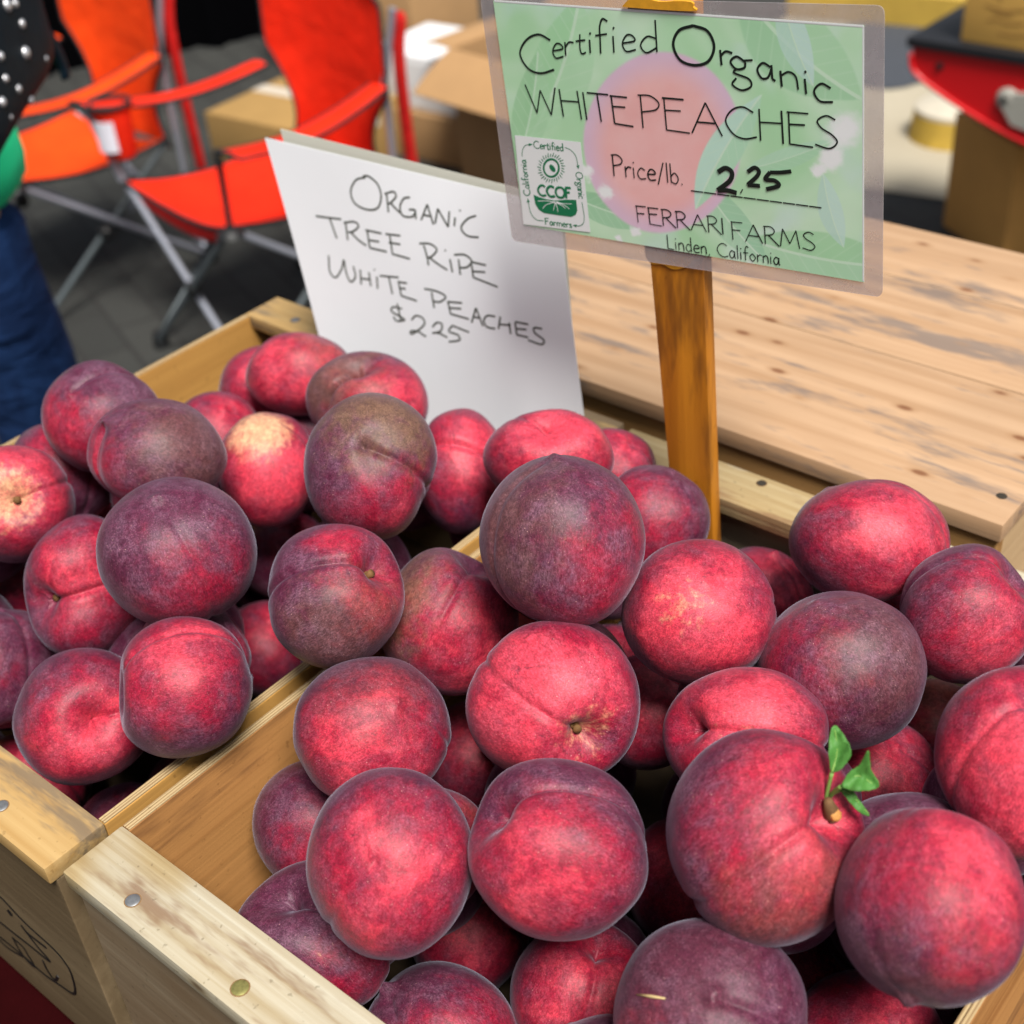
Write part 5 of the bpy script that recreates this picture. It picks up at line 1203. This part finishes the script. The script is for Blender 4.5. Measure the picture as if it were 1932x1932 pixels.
mb.build('cloth_skirt', M_SHADOW_BLACK, t, smooth=True)
mb = MB(); mb.hexa([s0, s1, s1+nq*.8, s0+nq*.8]and[p+Vector((0, 0, .75)) for p in (s0, s1, s1+nq*.8, s0+nq*.8)]+[p+Vector((0, 0, .77)) for p in (s0, s1, s1+nq*.8, s0+nq*.8)], .004); mb.build('cloth_top', M_SHADOW_BLACK, t)
for u in (.05, .95):
    for v in (.06, .74):
        p = s0.lerp(s1, u)+nq*v; mb = MB(); mb.tube([(p.x, p.y, 0), (p.x, p.y, .75)], .016, 8); mb.build('leg', M_DKMETAL, t, smooth=True, angle=40)

# ------------------------------------------------------------------ person with a studded bag, at the left frame edge
M_SKIN = plain('skin', (.48, .26, .17), .5, var=.05); M_HAIR = plain('dark_hair', (.03, .018, .012), .5, scale=200, var=.4)
def denim():
    m, nt, b = new_mat('blue_denim'); k = NT(nt); v = k.obj()
    n = k.noise(k.mapping(v, (1, 1, .35)), 16, 4, .6, .5); g = k.noise(k.mapping(v, (1, 1, .3)), 900, 2)
    c = k.mix(k.ramp(n, .3, .8), (.005, .018, .070), (.018, .060, .19)); c = k.mix(k.math('MULTIPLY', g, .25), c, (.04, .08, .19))
    nt.links.new(c, b.inputs['Base Color']); b.inputs['Roughness'].default_value = .9; b.inputs['Specular IOR Level'].default_value = .15
    k.bump(k.noise(k.mapping(v, (1, 1, 2.6)), 9, 3, .5, .6), .7, .02, b); return m
M_DENIM = denim(); M_SHIRT = plain('bright_green_knit', (.02, .85, .36), .75, scale=40, var=.06)
PX, PY = -1.835, .80
def skin(name, verts, edges, radii, mat, parent, root=0, sub=2):
    me = bpy.data.meshes.new(name); me.from_pydata([(x+PX, y+PY, z) for x, y, z in verts], edges, [])
    o = bpy.data.objects.new(name, me); col.objects.link(o)
    m1 = o.modifiers.new('s', 'SKIN'); m1.use_smooth_shade = True
    m2 = o.modifiers.new('d', 'SUBSURF'); m2.levels = sub; m2.render_levels = sub
    for i, r in enumerate(radii):
        sv = me.skin_vertices[0].data[i]; sv.radius = r if isinstance(r, tuple) else (r, r); sv.use_root = (i == root)
    dg = bpy.context.evaluated_depsgraph_get(); dg.update()
    me2 = bpy.data.meshes.new_from_object(o.evaluated_get(dg)); bpy.data.objects.remove(o)
    me2.name = name; me2.materials.clear(); me2.materials.append(mat); me2.shade_smooth()
    for v in me2.vertices: v.co -= Vector(parent.location)
    o = bpy.data.objects.new(name, me2); col.objects.link(o); o.parent = parent; return o
pr = empty('person', (PX, PY, 0), 'person in a bright green top and dark blue jeans standing at the left edge', 'person')
# facing away to the left rear; near leg is the right one in the picture
bodyv = [(0, 0, .98), (0, 0, 1.12), (0, .0, 1.28), (0, 0, 1.42), (0, 0, 1.50), (0, -.01, 1.56), (0, -.015, 1.63), (0, -.01, 1.70),
         (.10, .02, .92), (.10, .04, .52), (.11, .03, .09), (.12, -.08, .045), (-.10, -.02, .92), (-.11, -.06, .52), (-.11, -.09, .09), (-.11, -.2, .045),
         (.17, 0, 1.40), (.25, .02, 1.17), (.24, -.17, 1.20), (.225, -.24, 1.24), (-.17, 0, 1.40), (-.23, -.04, 1.16), (-.20, -.22, 1.06), (-.16, -.29, 1.06)]
bodye = [(0,1),(1,2),(2,3),(3,4),(4,5),(5,6),(6,7),(0,8),(8,9),(9,10),(10,11),(0,12),(12,13),(13,14),(14,15),(3,16),(16,17),(17,18),(18,19),(3,20),(20,21),(21,22),(22,23)]
bodyr = [(.095,.075),(.11,.085),(.135,.10),(.12,.085),.052,.055,(.078,.09),(.06,.07),.078,.055,.036,.032,.078,.055,.036,.032,.052,.040,.030,.026,.052,.040,.030,.026]
bd = skin('person', bodyv, bodye, bodyr, M_SKIN, pr); bd.name = 'body'
for side, px_, arm_end in ((1, .225, (-.245, 1.25)), (-1, -.16, (-.29, 1.06))):
    for fi in range(5):
        bx_, by_, bz_ = px_, arm_end[0], arm_end[1]
        o_ = (fi-1.5)*.016 if fi < 4 else .0
        if fi < 4: pts = [(bx_+o_, by_-.005, bz_-.01), (bx_+o_, by_-.018, bz_-.06), (bx_+o_, by_-.014, bz_-.09-.006*(fi in (1, 2))), (bx_+o_, by_+.004, bz_-.108-.008*(fi in (1, 2)))]
        else: pts = [(bx_-.02*side, by_-.02, bz_-.01), (bx_-.035*side, by_-.035, bz_-.035), (bx_-.03*side, by_-.04, bz_-.06)]
        mb = MB(); mb.tube([Vector(p)+Vector((PX, PY, 0)) for p in pts], [.0095, .0088, .0078, .006], 8); mb.build('finger', M_SKIN, bd, smooth=True)
for sx in (-.03, .03):
    mb = MB(); mb.lathe((PX+sx, PY-.098, 1.635), [(.002, .008), (.009, .005), (.011, 0)], 10, ax=(0, -1, 0)); mb.build('eye', plain('eye_white', (.7, .68, .65), .3), bd, smooth=True)
mb = MB(); mb.tube([(PX, PY-.098, 1.635), (PX, PY-.122, 1.605), (PX, PY-.100, 1.595)], [.008, .014, .010], 8); mb.build('nose', M_SKIN, bd, smooth=True)
mb = MB(); mb.tube([(PX-.022, PY-.096, 1.572), (PX, PY-.103, 1.570), (PX+.022, PY-.096, 1.572)], [.003, .006, .003], 7); mb.build('mouth', plain('lips', (.42, .14, .11), .5), bd, smooth=True)
mb = MB(); mb.grid(lambda u, v: Vector((PX+.092*math.sin(v*math.pi*.62)*math.cos(2*math.pi*u), PY+.012+.104*math.sin(v*math.pi*.62)*math.sin(2*math.pi*u)*(1 if math.sin(2*math.pi*u) > 0 else .82), 1.655+.105*math.cos(v*math.pi*.62)-(.10 if math.sin(2*math.pi*u) > -.3 else 0)*max(0, v-.55))), 28, 12, .006); mb.build('hair', M_HAIR, bd, smooth=True)
jn = skin('jeans', [(0, 0, .96), (.105, .02, .88), (.105, .045, .70), (.10, .045, .50), (.108, .035, .28), (.11, .03, .10), (-.105, -.02, .88), (-.11, -.05, .70), (-.11, -.06, .50), (-.11, -.08, .28), (-.11, -.09, .10)],
          [(0,1),(1,2),(2,3),(3,4),(4,5),(0,6),(6,7),(7,8),(8,9),(9,10)], [(.135,.105), .086, .078, .072, .070, .076, .082, .076, .072, .070, .076], M_DENIM, pr)
sh = skin('shirt', [(0, 0, .915), (0, 0, 1.05), (0, 0, 1.16), (0, 0, 1.30), (0, 0, 1.42), (0, 0, 1.47), (.175, 0, 1.40), (.235, 0, 1.24), (-.175, 0, 1.40), (-.22, -.03, 1.24)],
          [(0,1),(1,2),(2,3),(3,4),(4,5),(4,6),(6,7),(4,8),(8,9)], [(.225,.185), (.225,.18), (.19,.15), (.155,.12), (.135,.10), .068, .066, .056, .066, .056], M_SHIRT, pr)
for sx, sy in ((.115, -.03), (-.11, -.15)):
    mb = MB(); mb.grid(lambda u, v: Vector((PX+sx+.045*math.cos(2*math.pi*u)*math.sin(math.pi*v)**.6, PY+sy-.01+.125*math.sin(2*math.pi*u)*math.sin(math.pi*v)**.6, .004+.095*(1-math.cos(math.pi*v))/2*(1 if math.sin(2*math.pi*u) > 0 else .65))), 20, 10); mb.build('shoe', plain('black_shoe', (.02, .02, .022), .5), pr, smooth=True)

# studded handbag hanging at the person's side
M_BAG = plain('black_leather', (.005, .013, .022), .5, scale=30, var=.4, spec=.10, bump=.3)
M_STUD = plain('chrome_stud', (.94, .94, .97), .30, metal=.75, var=.03)
ax_ = Vector((-.62, .78, .10)).normalized(); bn = Vector((.78, .62, 0)).normalized(); az_ = ax_.cross(bn)*-1
if az_.z < 0: az_ = -az_
_cr = onpl(66, 122, Vector((-1.57, 1.0, 1.05)), bn)                      # lower right corner of the bag
bagc = _cr - ax_*.155 + az_*.118
bt = empty('handbag', bagc, 'black leather handbag covered with round silver studs, carried at the left edge', 'bag')
def bagp(u, v, side=0): return bagc + ax_*u + az_*v + bn*side
def bag_surf(u, v):
    a = 2*math.pi*u; w_ = math.pi*(v-.5)
    x = .155*math.copysign(abs(math.cos(a))**.20, math.cos(a)); z = .120*math.copysign(abs(math.sin(a))**.20, math.sin(a))
    if z > 0: x *= 1-.30*(z/.12)**1.5
    k_ = max(0, math.cos(w_))**.30
    return bagp(x*k_, z*k_, .048*math.sin(w_)+.004*math.sin(x*46+z*12)*math.cos(w_))
mb = MB(); mb.grid(bag_surf, 52, 22); bb = mb.build('bag_body', M_BAG, bt, smooth=True)
_bb = bvh(bb)
def r1(x, y): return (x*.2899*.7547, y*.2899*.7547)
for x, y, s_ in ((60, 45, 62), (135, 30, 40), (190, 205, 44), (218, 455, 60), (8, 485, 44), (400, 505, 28), (50, 678, 40), (160, 768, 42), (382, 710, 40), (260, 868, 46), (20, 880, 50), (97, 1012, 28), (-70, 300, 44), (-90, 640, 44), (-60, 860, 40)):
    p = r1(x, y); h_ = _bb.ray_cast(C0, ray(*p).normalized())
    if h_[0] is None: continue
    nrm_ = h_[1] if h_[1].dot(ray(*p)) < 0 else -h_[1]
    r_ = s_*.2188*(h_[0]-C0).dot(FW)/F*.95
    mb = MB(); mb.lathe(h_[0]-nrm_*.001, [(r_, 0), (r_*.94, r_*.32), (r_*.7, r_*.62), (r_*.35, r_*.78), (r_*.05, r_*.82)], 16, ax=nrm_); mb.build('stud', M_STUD, bb, smooth=True)
hs = [onpl(*r1(x, y), bagc+bn*.0, bn) for x, y in ((225, 90), (330, 220), (440, 350), (530, 530), (570, 670))]
mb = MB(); mb.tube([Vector(p) for p in smooth_path([tuple(p) for p in hs], 6)], [.009, .010]+[.012]*40, 8, flat=bn, fk=.4); mb.build('handle_flap', M_BAG, bt, smooth=True)
mb = MB(); mb.tube([Vector(p) for p in smooth_path([tuple(bagp(-.11, .10, .0)), tuple(bagp(-.10, .24, -.03)), tuple(bagp(-.02, .34, -.05)), tuple(bagp(.06, .24, -.03)), tuple(bagp(.09, .10, .0))], 8)], .008, 9); mb.build('handle', M_BAG, bt, smooth=True)

# ------------------------------------------------------------------ unseen canopy, added to block sky light from the camera side
M_BLOCKER_CANVAS = plain('white_canopy_canvas', (.62, .61, .57), .8, scale=8, var=.06)
CX, CY, CW, CZ = -.25, -1.8, 1.45, 2.2
cn = empty('market_canopy', (CX, CY, 0), 'white pop-up canopy standing over the fruit stall, out of the frame', 'canopy')
mb = MB(); apex = Vector((CX, CY, CZ+.45)); cor = [Vector((CX+sx*CW, CY+sy*CW, CZ)) for sx, sy in ((-1, -1), (1, -1), (1, 1), (-1, 1))]
for i in range(4):
    a, b2 = cor[i], cor[(i+1) % 4]
    mb.grid(lambda u, v: a.lerp(b2, u).lerp(apex, v) - Vector((0, 0, .06*math.sin(math.pi*u)*(1-v))), 10, 8)
mb.build('canopy_roof', M_BLOCKER_CANVAS, cn, smooth=True)
mb = MB()
for i in range(4):
    a, b2 = cor[i], cor[(i+1) % 4]
    mb.grid(lambda u, v: a.lerp(b2, u) + Vector((0, 0, -.06*math.sin(math.pi*u)-.16*v)), 24, 2)
mb.build('canopy_valance', M_BLOCKER_CANVAS, cn, smooth=True)
for p in cor:
    mb = MB(); mb.tube([(p.x, p.y, 0), (p.x, p.y, CZ)], .02, 8); mb.build('pole', M_METAL, cn, smooth=True, angle=40)
